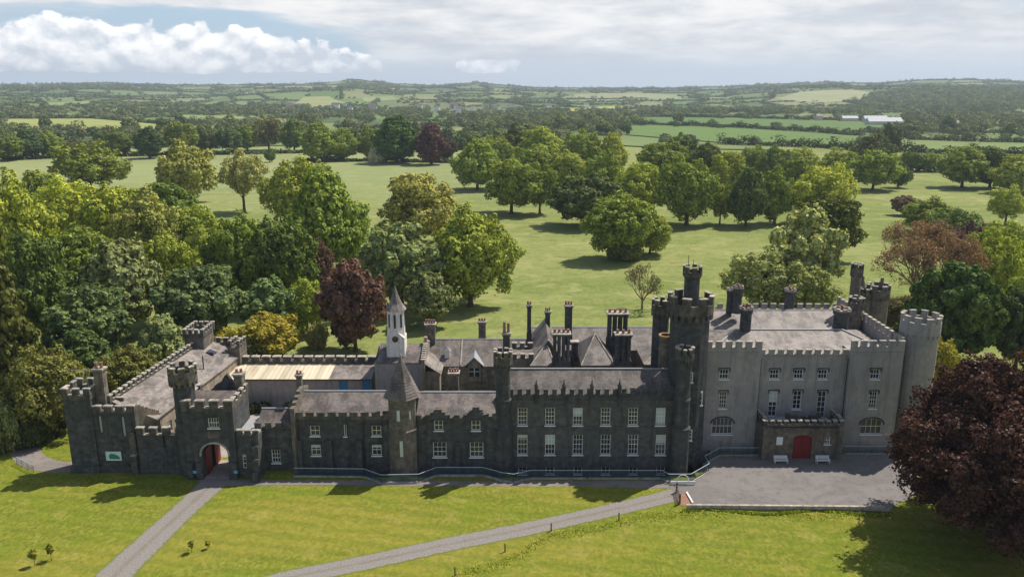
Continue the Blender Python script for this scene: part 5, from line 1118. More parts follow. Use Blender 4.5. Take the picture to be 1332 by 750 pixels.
# (px centre, px base, px top, px radius, kind, colour, name, label)
T = [
 # park trees standing on the near meadow, left half
 (119,252,183,36,'loose0',MG,'tree','dark open crowned tree, leftmost of the trees cut out against the pale meadow'),
 (242,264,188,31,'round2',OL,'tree','olive yellow tree at the meadow edge, right of the dark open crowned tree'),
 (318,276,196,25,'loose1',PA,'tree','thin pale tree with bare stem alone on the pale meadow'),
 (351,211,193,5.5,'column',DG,'bush','tiny dark upright bush alone far out on the pale meadow'),
 (393,300,207,30,'round4',LG,'tree','light green tree behind the tall one at the meadow\'s left side'),
 (430,360,217,52,'round1',MG,'tree','tall broad green tree left of the two domed meadow trees'),
 (545,318,225,43,'round3',OL,'tree','domed olive topped tree at the centre of the meadow edge'),
 (523,402,288,54,'feather1',GG,'tree','grey green spreading tree just behind the clock tower'),
 (612,398,275,50,'round2',LG,'tree','tall fresh green tree with visible trunk right of the clock tower'),
 (560,425,352,32,'feather0',GG,'tree','small grey green tree tucked between clock tower and the tall fresh green one'),
 (463,457,337,39,'feather1',CO,'copper_beech','copper beech directly left of the clock tower'),
 (414,392,308,19,'round5',CO,'copper_beech','narrow copper tree peeping out behind the nearer copper beech'),
 # left wood
 (375,400,276,42,'round0',DG,'tree','dark full crowned tree at the right end of the left wood'),
 (318,400,273,40,'round5',MG,'tree','dark green tree left of the right end tree of the wood'),
 (30,400,235,52,'round2',YG_,'tree','big yellow green tree at the far left edge of the wood'),
 (95,335,232,36,'round4',YG_,'tree','yellow green tree in the top row of the wood below the open crowned tree'),
 (62,300,222,33,'round1',MG,'tree','mid green tree on the back edge of the wood at far left'),
 (155,345,232,40,'round0',YG_,'tree','bright yellow green domed tree near the centre of the wood\'s top row'),
 (200,360,250,42,'round2',OL,'tree','olive yellow tree in the middle of the wood'),
 (225,330,234,36,'dome',DG,'tree','dark domed tree at the back of the wood near the meadow'),
 (250,350,268,34,'round4',LG,'tree','light green tree at the wood edge facing the meadow'),
 (115,395,288,42,'round5',MG,'tree','mid green tree behind the grey green feathery one in the left wood'),
 (168,440,308,50,'feather0',GG,'tree','large feathery grey green tree in the heart of the left wood'),
 (262,450,345,55,'feather1',(.075,.105,.045),'tree','wide dark grey green tree above the rear yard tower'),
 (290,400,310,36,'round1',DG,'tree','dark tree filling the wood behind the wide grey green one'),
 (222,420,305,38,'round3',LG,'tree','fresh green tree between the two large grey green trees'),
 (120,480,372,46,'feather1',(.09,.125,.05),'tree','blue green feathery tree above the left stable roof'),
 (212,487,408,30,'feather0',GG,'tree','small pale grey green tree directly left of the rear yard tower'),
 (352,438,362,36,'feather1',(.09,.13,.055),'tree','soft grey green tree right behind the golden shrubs'),
 (400,432,362,27,'round4',LG,'tree','light green tree between golden shrubs and copper beech'),
 (60,455,300,44,'round3',DG,'tree','dark tree rising behind the ragged conifer at left'),
 (28,540,312,44,'tier',(.075,.085,.025),'conifer','ragged tall brownish conifer at the left edge of the photo'),
 (75,565,452,38,'round4',BR,'yew_tree','brown tinged yew directly above the castle\'s left corner tower'),
 (172,530,447,38,'round5',BR,'yew_tree','olive brown yew beside the left stable parapet'),
 (112,500,425,40,'feather0',(.06,.09,.03),'tree','dark low tree behind the two brown yews'),
 (0,520,400,44,'cone',(.045,.06,.025),'conifer','dark conifer cut by the left border of the photo'),
 (45,560,470,32,'cone',(.05,.06,.025),'conifer','dark conifer just left of the brown tinged yew'),
 (5,585,523,22,'bush1',GG,'bush','pale green bush at the left border beside the side path'),
 (40,575,520,26,'bush',(.04,.055,.02),'bush','dark shady bush beside the side path'),
 (355,470,405,42,'round5',GO,'golden_shrub','golden yellow shrub behind the stable yard wall'),
 (308,472,425,26,'round4',GO,'golden_shrub','smaller golden shrub just right of the rear yard tower'),
 (330,478,440,28,'bush',(.13,.15,.03),'golden_shrub','yellow green shrub below the golden shrubs at the yard wall'),
 (413,452,425,13,'bush1',PA,'shrub','pale flowering shrub between golden shrub and copper beech'),
 # far row along the back of the meadow
 (414,210,160,17,'column',MG,'tree','upright green tree at the left end of the row behind the meadow'),
 (446,209,167,17,'round1',MG,'tree','rounded green tree second in the row behind the meadow'),
 (478,208,166,14,'round2',MG,'tree','smaller green tree in the row, left of the white blossoming thorn'),
 (516,212,152,22,'column',(.05,.09,.025),'tree','tall dark full tree beside the white blossoming thorn'),
 (491,212,195,9,'bush',(.50,.52,.42),'hawthorn','white blossoming thorn at the foot of the far tree row'),
 (561,214,162,18,'column',DC,'copper_beech','far dark purple beech standing in the tree row behind the meadow'),
 (582,210,175,12,'round0',(.05,.045,.03),'tree','dull dark tree right of the far purple beech'),
 (8,209,172,20,'round5',DG,'tree','dark tree at the left border behind the pale meadow'),
 (40,206,168,19,'round1',(.055,.09,.04),'tree','second dark tree from the left border behind the meadow'),
 (66,205,172,14,'round2',MG,'tree','third tree from the left border behind the meadow'),
 (100,203,184,16,'bush1',(.13,.15,.06),'tree','low pale scrubby tree in the gap of the left far row'),
 (125,202,186,14,'bush',(.13,.13,.07),'tree','low pale brownish tree in the gap of the left far row'),
 (155,203,167,17,'round0',DG,'tree','dark round tree just right of the pale scrubby ones'),
 (195,206,165,15,'column',(.045,.08,.03),'tree','dark egg shaped tree in the left far row'),
 (235,202,158,21,'round3',MG,'tree','broad green tree right of the dark egg shaped one'),
 (268,199,163,15,'round4',(.085,.11,.05),'tree','green grey tree above the olive yellow meadow tree'),
 (298,198,165,17,'round2',(.06,.09,.035),'tree','dark tree above the thin pale meadow tree'),
 (322,196,163,13,'column',MG,'tree','narrow tree right above the thin pale meadow tree'),
 (350,195,150,18,'loose0',(.12,.12,.06),'tree','pale thin topped tree above the tiny upright bush'),
 (383,196,155,17,'round1',DG,'tree','dark tree left of the upright green tree of the row'),
 # central park grove
 (621,246,181,24,'round1',MG,'tree','leftmost tree of the central grove, facing the open meadow'),
 (665,278,207,29,'round3',MG,'tree','broad front tree of the central grove, left of the one with visible trunk'),
 (702,278,213,20,'loose0',MG,'tree','front tree of the grove showing its trunk and low branches'),
 (757,294,223,37,'round0',(.075,.10,.035),'tree','dark spreading tree of the grove left of the big front tree'),
 (808,337,246,37,'round5',MG,'tree','big isolated front tree of the grove with a small one at its foot'),
 (845,330,275,20,'round4',LG,'tree','lower green tree leaning out at the right of the big front tree'),
 (813,338,312,17,'bush',(.14,.17,.045),'bush','small light bush at the foot of the big front tree'),
 (647,226,177,20,'round4',MG,'tree','tree behind the leftmost grove tree'),
 (676,214,163,19,'round2',(.10,.13,.04),'tree','light tree at the back left of the grove'),
 (704,222,165,24,'round1',LG,'tree','fresh green domed tree at the back of the grove'),
 (694,247,187,22,'round5',MG,'tree','green tree behind the broad front tree of the grove'),
 (740,251,193,23,'round0',LG,'tree','light green dome behind the dark spreading tree'),
 (785,268,200,23,'round2',MG,'tree','mid green tree directly behind the big front tree'),
 (830,286,211,25,'round3',LG,'tree','light green tree behind and right of the big front tree'),
 (760,231,171,19,'round4',MG,'tree','green tree in the back row above the dark spreading tree'),
 (794,233,173,18,'round1',LG,'tree','light tree in the back row above the big front tree'),
 (860,246,179,27,'round0',MG,'tree','wide green tree in the grove\'s back row, right of centre'),
 (886,229,172,19,'round5',(.075,.11,.035),'tree','darker tree in the back row behind the wide green one'),
 (893,293,206,31,'round4',MG,'tree','wide front tree of the grove between the big front tree and the slim one'),
 (936,291,240,14,'loose0',MG,'tree','slim small tree with trunk at the front of the grove'),
 (970,294,218,19,'round1',(.07,.105,.03),'tree','dark narrow tree at the front of the grove right of the slim one'),
 (1007,291,220,21,'round2',MG,'tree','green front tree just left of the big yellow green pair'),
 (946,262,197,22,'round3',LG,'tree','light green tree behind the slim small tree'),
 (1068,290,214,32,'round4',YG_,'tree','yellow green tree behind the large one above the castle roof'),
 (1068,338,245,38,'round0',(.105,.13,.022),'tree','large yellow green tree at the right end of the grove'),
 (1034,262,205,20,'round1',MG,'tree','tree at the back of the grove left of the yellow green pair'),
 (977,236,190,15,'round4',MG,'tree','small tree in the far back row above the dark narrow one'),
 (1006,240,192,18,'round2',DG,'tree','dark tree in the far back row'),
 (1041,231,190,18,'round5',LG,'tree','light tree in the far back row near the avenue'),
 (915,235,182,18,'round0',(.11,.14,.04),'tree','pale green tree in the far back row right of the darker one'),
 (1088,236,192,17,'loose0',LG,'tree','thin light tree standing just left of the avenue end'),
 (1135,216,174,19,'round1',(.12,.15,.045),'tree','pale green tree at the head of the far avenue'),
 (1152,206,163,13,'round2',(.10,.13,.05),'tree','pale tree second along the far avenue'),
 (1135,247,195,23,'round3',MG,'tree','rounded tree at the near end of the avenue on open grass'),
 (1168,244,213,10.5,'round4',(.07,.10,.04),'tree','small tree beside the near end of the avenue'),
 (1185,223,196,13,'round0',DG,'tree','dark tree in the hedge right of the avenue'),
 (1207,223,197,13,'round5',MG,'tree','second tree in the hedge right of the avenue'),
 (1251,244,190,26,'round3',MG,'tree','wide tree of the group on the right side of the park'),
 (1287,244,192,16,'column',(.07,.105,.03),'tree','narrow tree right of the wide one in the right park group'),
 (1318,251,201,24,'round1',LG,'tree','light tree at the right border in the park group'),
 (1307,293,240,19,'loose0',LG,'tree','loose crowned tree near the right border of the park'),
 (1177,280,253,14.5,'dome',(.20,.15,.13),'tree','small pink brown domed tree alone in the right park'),
 (1206,303,258,25,'round2',MG,'tree','low green tree right of the pink brown domed one'),
 (1235,322,271,24,'round4',(.08,.12,.03),'tree','low green tree behind the bare reddish tree'),
 # right behind the castle
 (1040,398,269,44,'feather1',(.32,.35,.15),'tree','pale cream green tree behind the main block\'s roof, upper crown'),
 (985,408,322,44,'loose0',(.28,.32,.13),'tree','pale loose tree behind the round chimneys of the main block'),
 (1030,412,340,40,'round4',(.27,.31,.11),'tree','low pale tree directly behind the main block parapet'),
 (1240,475,337,58,'dome',(.10,.155,.042),'tree','big dark green domed tree behind the round corner tower'),
 (1320,480,365,36,'round5',BG,'tree','dark tree at the right border behind the copper beech'),
 (1288,400,305,30,'round2',YG_,'tree','yellow green tree behind the big dark dome'),
 (1300,362,288,34,'round4',LG,'tree','light green tree near the right border above the yellow green one'),
 (1325,430,352,20,'round0',YG_,'tree','yellow green tree cut by the right border'),
 (1258,352,300,23,'bush1',(.09,.05,.06),'bush','purple bush behind the bare reddish tree'),
 (1322,385,338,13,'column',CO,'copper_beech','small copper tree near the right border behind the castle'),
 (1218,505,440,19,'round4',GO,'golden_shrub','golden shrub between the corner tower and the copper beech'),
 (1166,430,385,22,'round4',(.11,.10,.04),'bush','brownish green bush behind the rear tower'),
 (1175,470,415,24,'round5',(.09,.10,.03),'bush','green bush beside the rear tower\'s foot'),
]
for (px_, pb, pt, pr_, kind, c_, nm, lab) in T:
    g0 = G(px_, pb); d = g0.y*CT+(CAMZ)*ST; zt = Zat(pt, g0.y); rad = pr_/F*d*(1.08 if pb > 345 or pb < 205 else 1.25)
    if 170 < pb < 345: c_ = tuple(v*k for v, k in zip(c_, (1.12, 1.08, 1.1)))
    if max(c_) < .135 and c_ not in (BG, DC): c_ = tuple(v*1.55 for v in c_)
    put_tree(kind, g0, max(zt, 1.5), rad, c_, nm, lab, cat={'bush': 'bush', 'golden_shrub': 'shrub', 'shrub': 'shrub', 'hawthorn': 'shrub'}.get(nm, 'tree'))

# the great copper beech in the foreground, built finer
def big_beech():
    b0 = G(1306, 702); d = b0.y*CT+CAMZ*ST; zt = Zat(455, b0.y); rad = 150/F*d
    me, C, Rl = crown(5, shape='bell', H=zt, Rr=rad, nleaf=150000, size=.25, lobes=330, low=-.04, lr=(.075, .15), jit=.6, inner=.08, vor=.38)
    r = empty('copper_beech', b0, 'huge dark purple copper beech filling the lower right corner', 'tree')
    o = bpy.data.objects.new('crown', me); col.objects.link(o); o.parent = r; o.color = (.078, .038, .036, 1)
    t = bpy.data.objects.new('trunk', trunk_mesh(5, zt, C, Rl, .9, 30)); col.objects.link(t); t.parent = r
big_beech()

# bare trees
def twiggy(name, label, px_, pb, pt, pr_, seed, c_, leaves, depth=6, r0=.4, n_first=6):
    g0 = G(px_, pb); d = g0.y*CT+CAMZ*ST; Hh = Zat(pt, g0.y); rad = pr_/F*d; rg = random.Random(seed); mb = MB(); tips = []
    def grow(p, dr, L, r_, k):
        q = p+dr*L; mb.tube(p, q, r_, r_*.72, 5 if k > 2 else 3)
        if k == 0: tips.append(q); return
        if k <= 2: tips.append(q)
        for _ in range(3 if k > 1 else 4):
            v = (dr+Vector((rg.uniform(-1, 1), rg.uniform(-1, 1), rg.uniform(-.45, .7)))*.85).normalized(); grow(q, v, L*rg.uniform(.66, .86), max(r_*.62, .022), k-1)
    grow(Vector((0, 0, -.3)), Vector((0, 0, 1)), Hh*.2, r0, 1) if False else None
    mb.tube((0, 0, -.4), (0, 0, Hh*.2), r0*1.2, r0, 8)
    for i in range(n_first):
        a = i*6.283/n_first+rg.uniform(-.3, .3); v = Vector((math.cos(a)*.75, math.sin(a)*.75, rg.uniform(.45, 1.1))).normalized(); grow(Vector((0, 0, Hh*rg.uniform(.13, .2))), v, Hh*.235, r0*.6, depth)
    V = np.array(mb.v); zmax = V[:, 2].max(); rmax = np.percentile(np.hypot(V[:, 0], V[:, 1]), 99); kx, kz = rad/rmax, Hh/zmax
    mb.v = [(v[0]*kx, v[1]*kx, v[2]*kz) for v in mb.v]; tips = [Vector((t.x*kx, t.y*kx, t.z*kz)) for t in tips]
    r = empty(name, g0, label, 'tree'); mb.v = [(v[0]+g0.x, v[1]+g0.y, v[2]) for v in mb.v]; mb.build('branches', M['twig'], r)
    if leaves:
        rg2 = np.random.default_rng(seed); C = np.array([tips[i] for i in rg2.integers(0, len(tips), leaves)])+rg2.normal(0, .22, (leaves, 3)); N = rg2.normal(0, 1, (leaves, 3)); N[:, 2] += .6
        V, Q = leaf_quads(rg2, C, N, .26, .3); o = bpy.data.objects.new('crown', np_mesh('crown', V, Q, rg2.random(len(Q)), [M['leaf']])); col.objects.link(o); o.parent = r; o.color = (*c_, 1)
twiggy('bare_tree', 'small leafless tree alone on the meadow behind the castle', 835, 402, 343, 28, 3, (.12, .12, .05), 900, 4, .3, 7)
twiggy('budding_tree', 'wide reddish brown budding tree behind the rear tower', 1196, 402, 284, 66, 8, (.27, .175, .11), 19000, 6, .55, 7)

# young trees on the lawn
for i, (px_, pb, pt, pr_, lab) in enumerate(((45.5, 735, 712, 4.2, 'left sapling of the pair in the lower left corner of the lawn'), (67, 728, 706, 4.4, 'right sapling of the pair in the lower left corner of the lawn'),
        (249.5, 718, 701, 3.6, 'larger sapling of the pair beside the gate drive'), (270.5, 713, 703, 2.2, 'smaller sapling of the pair beside the gate drive'))):
    g0 = G(px_, pb); d = g0.y*CT+CAMZ*ST; Hh = Zat(pt, g0.y); rad = pr_/F*d; r = empty('sapling', g0, lab, 'young tree', 'saplings on the front lawn')
    me, C, Rl = crown(90+i, shape='egg', H=Hh, Rr=rad, nleaf=420, size=.16, lobes=14, low=.3, lr=(.3, .5), vor=.3)
    o = bpy.data.objects.new('crown', me); col.objects.link(o); o.parent = r; o.color = (.20, .21, .03, 1)
    mb = MB(); mb.tube((g0.x, g0.y, 0), (g0.x+.03, g0.y, Hh*.8), .035, .015, 5); mb.build('trunk', M['bark'], r)

# ================================================================== FARMLAND
FIELDS = [  # explicit fields (outline in the photo, colour)
 ([(828,153),(960,155),(1165,160),(1150,170),(1110,172),(960,163),(826,160)], (.10,.17,.045), 'fields'),
 ([(818,163.5),(960,168),(1118,178),(1112,190),(1075,192),(935,186),(815,176)], (.12,.19,.05), 'fields'),
 ([(1155,182),(1340,187.5),(1345,199),(1190,198),(1160,194)], (.17,.22,.07), 'fields'),
 ([(8,155.5),(120,155),(214,163),(222,170),(150,172),(70,168),(5,165)], (.30,.32,.10), 'fields'),
 ([(730,181),(830,184),(920,190),(1010,192),(1010,196),(880,194),(735,186)], (.17,.22,.08), 'fields'),
 ([(235,150),(330,152),(400,158),(395,164),(300,158),(235,156)], (.22,.26,.11), 'fields'),
 ([(1010,130),(1040,120),(1110,117),(1135,121),(1120,132),(1060,134)], (.30,.31,.16), 'fields'),
 ([(365,139),(395,127),(428,126),(450,134),(430,140)], (.28,.30,.12), 'fields'),
 ([(735,142),(810,138),(812,143),(745,146)], (.36,.36,.09), 'fields'),
 ([(840,127),(880,124),(890,129),(850,131)], (.24,.28,.13), 'fields'),
 ([(470,128),(510,126),(520,130),(475,133)], (.24,.29,.12), 'fields'),
 ([(60,134),(115,132),(120,137),(62,139)], (.24,.28,.12), 'fields'),
 ([(745,123),(830,121),(885,124),(850,127),(750,129)], (.27,.28,.15), 'fields'),
]
def inpoly(x, y, P):
    x = np.asarray(x); ins = np.zeros(x.shape, bool); n = len(P)
    for i in range(n):
        x0, y0 = P[i]; x1, y1 = P[(i+1) % n]
        if y0 == y1: continue
        c = ((y0 > y) != (y1 > y)) & (x < (x1-x0)*(y-y0)/(y1-y0)+x0); ins ^= c
    return ins
FP = []
for pts, c_, _ in FIELDS:
    P = [GT(*p) for p in pts]; FP.append([(p.x, p.y) for p in P])
def draped(name, polys, cols, lift):
    import mathutils.geometry as mg
    V, Fc, Cc = [], [], []
    for P, c_ in zip(polys, cols):
        A = np.array(P); x0, y0 = A.min(0); x1, y1 = A.max(0); nx = 40; ny = 40
        gx = np.linspace(x0, x1, nx); gy = np.linspace(y0, y1, ny); pts = [Vector(p) for p in P]
        ed = [(i, (i+1) % len(P)) for i in range(len(P))]
        X, Y = np.meshgrid(gx, gy); m_ = inpoly(X, Y, P)
        # subdivide the outline so it follows the terrain
        bp = []
        for i in range(len(P)):
            a, b = Vector(P[i]), Vector(P[(i+1) % len(P)]); k = max(1, int((b-a).length/60))
            for j in range(k): bp.append(a.lerp(b, j/k))
        inner = [Vector((x, y)) for x, y, q in zip(X.ravel()[::3], Y.ravel()[::3], m_.ravel()[::3]) if q]
        ve, ee, ff, *_ = mg.delaunay_2d_cdt(bp+inner, [(i, (i+1) % len(bp)) for i in range(len(bp))], [], 1, 1e-4)
        o = len(V); V += [(v.x, v.y, hz(v.x, v.y)+lift) for v in ve]; Fc += [tuple(o+i for i in f) for f in ff]; Cc += [c_]*len(ff)
    me = bpy.data.meshes.new(name); me.from_pydata(V, [], Fc); at = me.color_attributes.new('crop', 'FLOAT_COLOR', 'CORNER'); arr = []
    for f, c_ in zip(me.polygons, Cc): arr += [(*c_, 1)]*len(f.vertices)
    at.data.foreach_set('color', np.array(arr).ravel()); me.materials.append(M['farm'])
    o = bpy.data.objects.new(name, me); col.objects.link(o); tag(o, kind='structure'); return o
draped('fields', FP, [f[1] for f in FIELDS], .75)
# patchwork of smaller fields out to the hills
rg = np.random.default_rng(12)
rows = [700]; 
while rows[-1] < 6400: rows.append(rows[-1]+120+rows[-1]*.055)
NX = 44; nodes = {}
for j, yr in enumerate(rows):
    for i in range(NX+1):
        wy = (rows[min(j+1, len(rows)-1)]-rows[max(j-1, 0)])*.5 or 200
        half = yr*.85+300; x = -half+2*half*i/NX+(half/NX)*(j % 2); nodes[i, j] = (x+rg.uniform(-.28, .28)*2*half/NX, yr+rg.uniform(-.22, .22)*wy+.06*x*math.sin(yr*.001+1))
V, Fc, Cc = [], [], []; edges = []
PALN = [(.11,.17,.05), (.14,.20,.06), (.09,.145,.045), (.16,.21,.075), (.12,.17,.06), (.18,.22,.09), (.10,.16,.05), (.14,.17,.07), (.22,.23,.10), (.08,.12,.04)]
for j in range(len(rows)-1):
    for i in range(NX):
        q = [nodes[i, j], nodes[i+1, j], nodes[i+1, j+1], nodes[i, j+1]]; c_ = PALN[rg.integers(len(PALN))]; n = 4; o = len(V)
        for b in range(n+1):
            for a in range(n+1):
                s, t = a/n, b/n; x = (q[0][0]*(1-s)+q[1][0]*s)*(1-t)+(q[3][0]*(1-s)+q[2][0]*s)*t; y = (q[0][1]*(1-s)+q[1][1]*s)*(1-t)+(q[3][1]*(1-s)+q[2][1]*s)*t; V.append((x, y, 0))
        for b in range(n):
            for a in range(n): k = o+b*(n+1)+a; Fc.append((k, k+1, k+n+2, k+n+1)); Cc.append(c_)
        edges.append((q[0], q[1])); edges.append((q[0], q[3]))
V = np.array(V); V[:, 2] = hgt(V[:, 0], V[:, 1])-.1
me = np_mesh('farmland', V, np.array(Fc), None, [M['farm']]); at = me.color_attributes.new('crop', 'FLOAT_COLOR', 'CORNER'); at.data.foreach_set('color', np.repeat(np.array([(*c, 1) for c in Cc]), 4, 0).ravel())
o = bpy.data.objects.new('farmland', me); col.objects.link(o); tag(o, kind='structure')

# explicit hedges
def hedge(pts, hgt_, wid, c_, label, seed, px=True, dens=1.6, size=1.5):
    P = [GT(*p) if px else p for p in pts]; rgh = np.random.default_rng(seed); C = []; N = []
    for a, b in zip(P[:-1], P[1:]):
        L = (b-a).length; n = int(L*14*dens); t = rgh.random(n); base = np.outer(1-t, a)+np.outer(t, b); lat = rgh.normal(0, wid*.3, (n, 2))
        prof = hgt_*(.65+.35*np.sin(t*L*.21+seed)+.3*np.sin(t*L*.07+1)+.25*np.sin(t*L*.63)); zz = rgh.random(n)**.6*np.maximum(prof, hgt_*.35)
        base[:, :2] += lat; base[:, 2] = hgt(base[:, 0], base[:, 1])+zz; C.append(base); d = np.column_stack([lat/wid, .3+zz/hgt_]); N.append(d)
    C = np.vstack(C); N = np.vstack(N); org = np.array(P[0]); V, Q = leaf_quads(rgh, C-org, N, size, .6); me = np_mesh('hedgerow', V, Q, rgh.random(len(Q)), [M['leaf']])
    o = bpy.data.objects.new('hedgerow', me); col.objects.link(o); o.location = P[0]; o.color = (*c_, 1); tag(o, label, 'hedge')
HD = (.08, .11, .04)
hedge([(822,161.5),(960,166),(1060,172),(1120,177)], 5.5, 7, HD, 'long dark hedgerow between the two far green strips right of centre', 1)
hedge([(935,187),(1010,190),(1080,193),(1120,196)], 7, 8, HD, 'dark hedgerow along the near side of the lower far green strip', 2)
hedge([(1172,222),(1215,223),(1345,222)], 7, 9, HD, 'hedgerow across the park behind the right hand tree group', 3)
hedge([(1160,181),(1240,184.5),(1345,187)], 7, 9, HD, 'hedgerow along the far side of the bright field at right', 4)
hedge([(1158,197),(1240,201),(1345,202)], 6, 8, (.06,.09,.03), 'hedgerow along the near side of the bright field at right', 5)
hedge([(0,174),(70,170.5),(150,174),(225,173)], 6, 9, HD, 'hedgerow along the near side of the yellow field at left', 6)
hedge([(0,154.5),(120,154),(216,162)], 5, 7, HD, 'hedgerow along the far side of the yellow field at left', 7)
hedge([(828,151.8),(960,153.5),(1165,158.5)], 6, 8, HD, 'hedgerow along the far side of the upper green strip', 8)
hedge([(0,209),(120,204),(260,202),(400,199)], 3.5, 8, (.07,.10,.035), 'low scrub line at the foot of the left far tree row', 9)
hedge([(395,211),(480,210),(590,212)], 3, 6, (.06,.09,.03), 'low scrub at the foot of the row with the purple beech', 10)

# far trees: the nearest as things, all the rest one distant woodland
cand = []
rg = np.random.default_rng(5)
polys = [np.array(p) for p in FP]
def blocked(x, y): 
    for P in FP:
        if inpoly(np.array([x]), np.array([y]), P)[0]: return True
    return False
allp = []
for a, b in edges:
    L = math.hypot(b[0]-a[0], b[1]-a[1]); mid = ((a[0]+b[0])/2, (a[1]+b[1])/2)
    if abs(mid[0]) > mid[1]*.78+150 or mid[1] < 650: continue
    sp = rg.uniform(12, 40); n = int(L/sp); dens = rg.uniform(.45, 1.0); t = rg.random(n); t = t[:int(n*dens)]
    for tt in t: allp.append((a[0]+(b[0]-a[0])*tt+rg.normal(0, 3), a[1]+(b[1]-a[1])*tt+rg.normal(0, 3), rg.choice([3.0, 4.0, 5.0, 8.0, 12.0, 15.0], p=[.3, .25, .15, .12, .1, .08])*rg.uniform(.8, 1.2)))
WOODS = [([(400,178),(600,178),(640,160),(836,156),(838,174),(735,178),(600,200),(400,198)], 15, 10.5), ([(222,164),(400,166),(400,186),(230,186)], 17, 11), ([(0,176),(150,178),(230,178),(230,190),(0,192)], 18, 10),
         ([(1100,128),(1180,118),(1345,116),(1345,146),(1200,148),(1120,140)], 17, 13), ([(840,142),(1120,146),(1150,152),(960,150),(830,149)], 18, 11), ([(438,113),(460,107),(520,112),(520,118),(440,119)], 24, 12), ([(600,146),(850,148),(850,153),(600,157)], 18, 9),
         ([(1180,152),(1340,152),(1340,181),(1185,178)], 20, 9), ([(0,140),(120,140),(230,146),(220,152),(0,151)], 22, 9), ([(240,140),(560,142),(560,158),(400,158),(240,149)], 20, 9), ([(970,113),(1100,110),(1100,116),(980,119)], 26, 10), ([(0,113),(230,113),(200,119),(0,121)], 26, 11)]
for pts, sp, hh in WOODS:
    P = [GT(*p) for p in pts]; P2 = [(p.x, p.y) for p in P]; A = np.array(P2); x0, y0 = A.min(0); x1, y1 = A.max(0); n = min(int((x1-x0)*(y1-y0)/(sp*sp)*.6), 6000)
    X = rg.uniform(x0, x1, n); Y = rg.uniform(y0, y1, n); k = inpoly(X, Y, P2)
    for x, y in zip(X[k], Y[k]): allp.append((x, y, hh*rg.uniform(.7, 1.25)))
allp = np.array(allp); keep = np.ones(len(allp), bool)
for P in FP: keep &= ~inpoly(allp[:, 0], allp[:, 1], P)
PP = [G(0,212), G(400,196), G(600,214), G(640,190), G(1120,205), G(1345,225), G(1400,600), G(-100,600)]; PP = [(p.x, p.y) for p in PP]
VILL = [GT(*p) for p in ((560, 149), (700, 149), (700, 145.5), (560, 145.5))]; VILL = [(p.x, p.y) for p in VILL]
keep &= ~(inpoly(allp[:, 0], allp[:, 1], VILL) & (allp[:, 2] > 6))
keep &= ~inpoly(allp[:, 0], allp[:, 1], PP); keep &= np.abs(allp[:, 0]) < allp[:, 1]*.8+100; keep &= allp[:, 1] > 560
allp = allp[keep]; print('far trees', len(allp))
dist = np.hypot(allp[:, 0], allp[:, 1]); score = allp[:, 2]/dist; order = np.argsort(-score)
FARC = [(.12,.16,.05), (.16,.20,.065), (.10,.14,.045), (.19,.22,.085), (.15,.16,.075), (.09,.125,.05)]
KEYS = ['round0', 'round1', 'round2', 'round3', 'round4', 'column']
# light copies for far trees
LOW = {}
for i in range(5):
    me, C, Rl = crown(200+i, shape=['round', 'egg', 'irregular', 'round', 'egg'][i], nleaf=900, size=1.7, lobes=26, low=.03, lr=(.25, .42)); LOW[i] = me
NIND = 130
for k in order[:NIND]:
    x, y, h_ = allp[k]; r = empty('hedgerow_tree', (x, y, hz(x, y)-.5), 'green tree in the woods and hedgerows beyond the park', 'tree', 'trees in the woods and hedgerows beyond the park'); r.rotation_euler.z = rg.uniform(0, 6)
    o = bpy.data.objects.new('crown', LOW[int(rg.integers(5))]); col.objects.link(o); o.parent = r; rd = h_*rg.uniform(.38, .55); o.scale = (rd/8, rd/8, h_*1.05/18); o.color = (*FARC[rg.integers(6)], 1)
    t = bpy.data.objects.new('trunk', PROTO['round0'][1]); col.objects.link(t); t.parent = r; t.scale = (rd/8, rd/8, h_/18)
rest = allp[order[NIND:]]
# distant woodland as one mesh
def far_mass(pts, seed):
    rgm = np.random.default_rng(seed); VV = []; n0 = 0; RN = []
    dd = np.hypot(pts[:, 0], pts[:, 1])
    for lo, hi, nq, sz in ((0, 1300, 150, 1.5), (1300, 2400, 70, 2.1), (2400, 9999, 34, 3.0)):
        s = pts[(dd >= lo) & (dd < hi)]
        if not len(s): continue
        n = len(s); d = rgm.normal(0, 1, (n, nq, 3)); d[..., 2] = np.abs(d[..., 2])*1.1-.25; d /= np.linalg.norm(d, axis=2)[..., None]
        ph = rgm.uniform(0, 6, (n, 1)); rr = 1+.22*np.sin(d[..., 0]*4+ph)*np.sin(d[..., 1]*4+ph*2)+.15*np.sin(d[..., 2]*8+ph*3)
        rad = np.maximum(s[:, 2]*rgm.uniform(.42, .62, n), 4.2); C = d*rr[..., None]*np.stack([rad, rad, s[:, 2]*.55], 1)[:, None, :]
        C[..., 0] += s[:, 0][:, None]; C[..., 1] += s[:, 1][:, None]; C[..., 2] += (hgt(s[:, 0], s[:, 1])+s[:, 2]*.42)[:, None]
        V, Q = leaf_quads(rgm, C.reshape(-1, 3), d.reshape(-1, 3), sz, .4); VV.append(V); RN.append(np.repeat(rgm.uniform(0, 1, n), nq)*.7+rgm.random(n*nq)*.3)
    V = np.vstack(VV); Q = np.arange(len(V)).reshape(-1, 4); return np_mesh('distant_woodland', V, Q, np.concatenate(RN), [M['leaf']])
hp = []
for a, b in edges:
    L = math.hypot(b[0]-a[0], b[1]-a[1]); mid = ((a[0]+b[0])/2, (a[1]+b[1])/2)
    if abs(mid[0]) > mid[1]*.78+150 or mid[1] < 650 or rg.random() < .3: continue
    n = int(L/8); hh = rg.uniform(3, 6.5)
    for k in range(n): t = (k+rg.uniform(-.3, .3))/n; hp.append((a[0]+(b[0]-a[0])*t, a[1]+(b[1]-a[1])*t, hh*rg.uniform(.7, 1.4)))
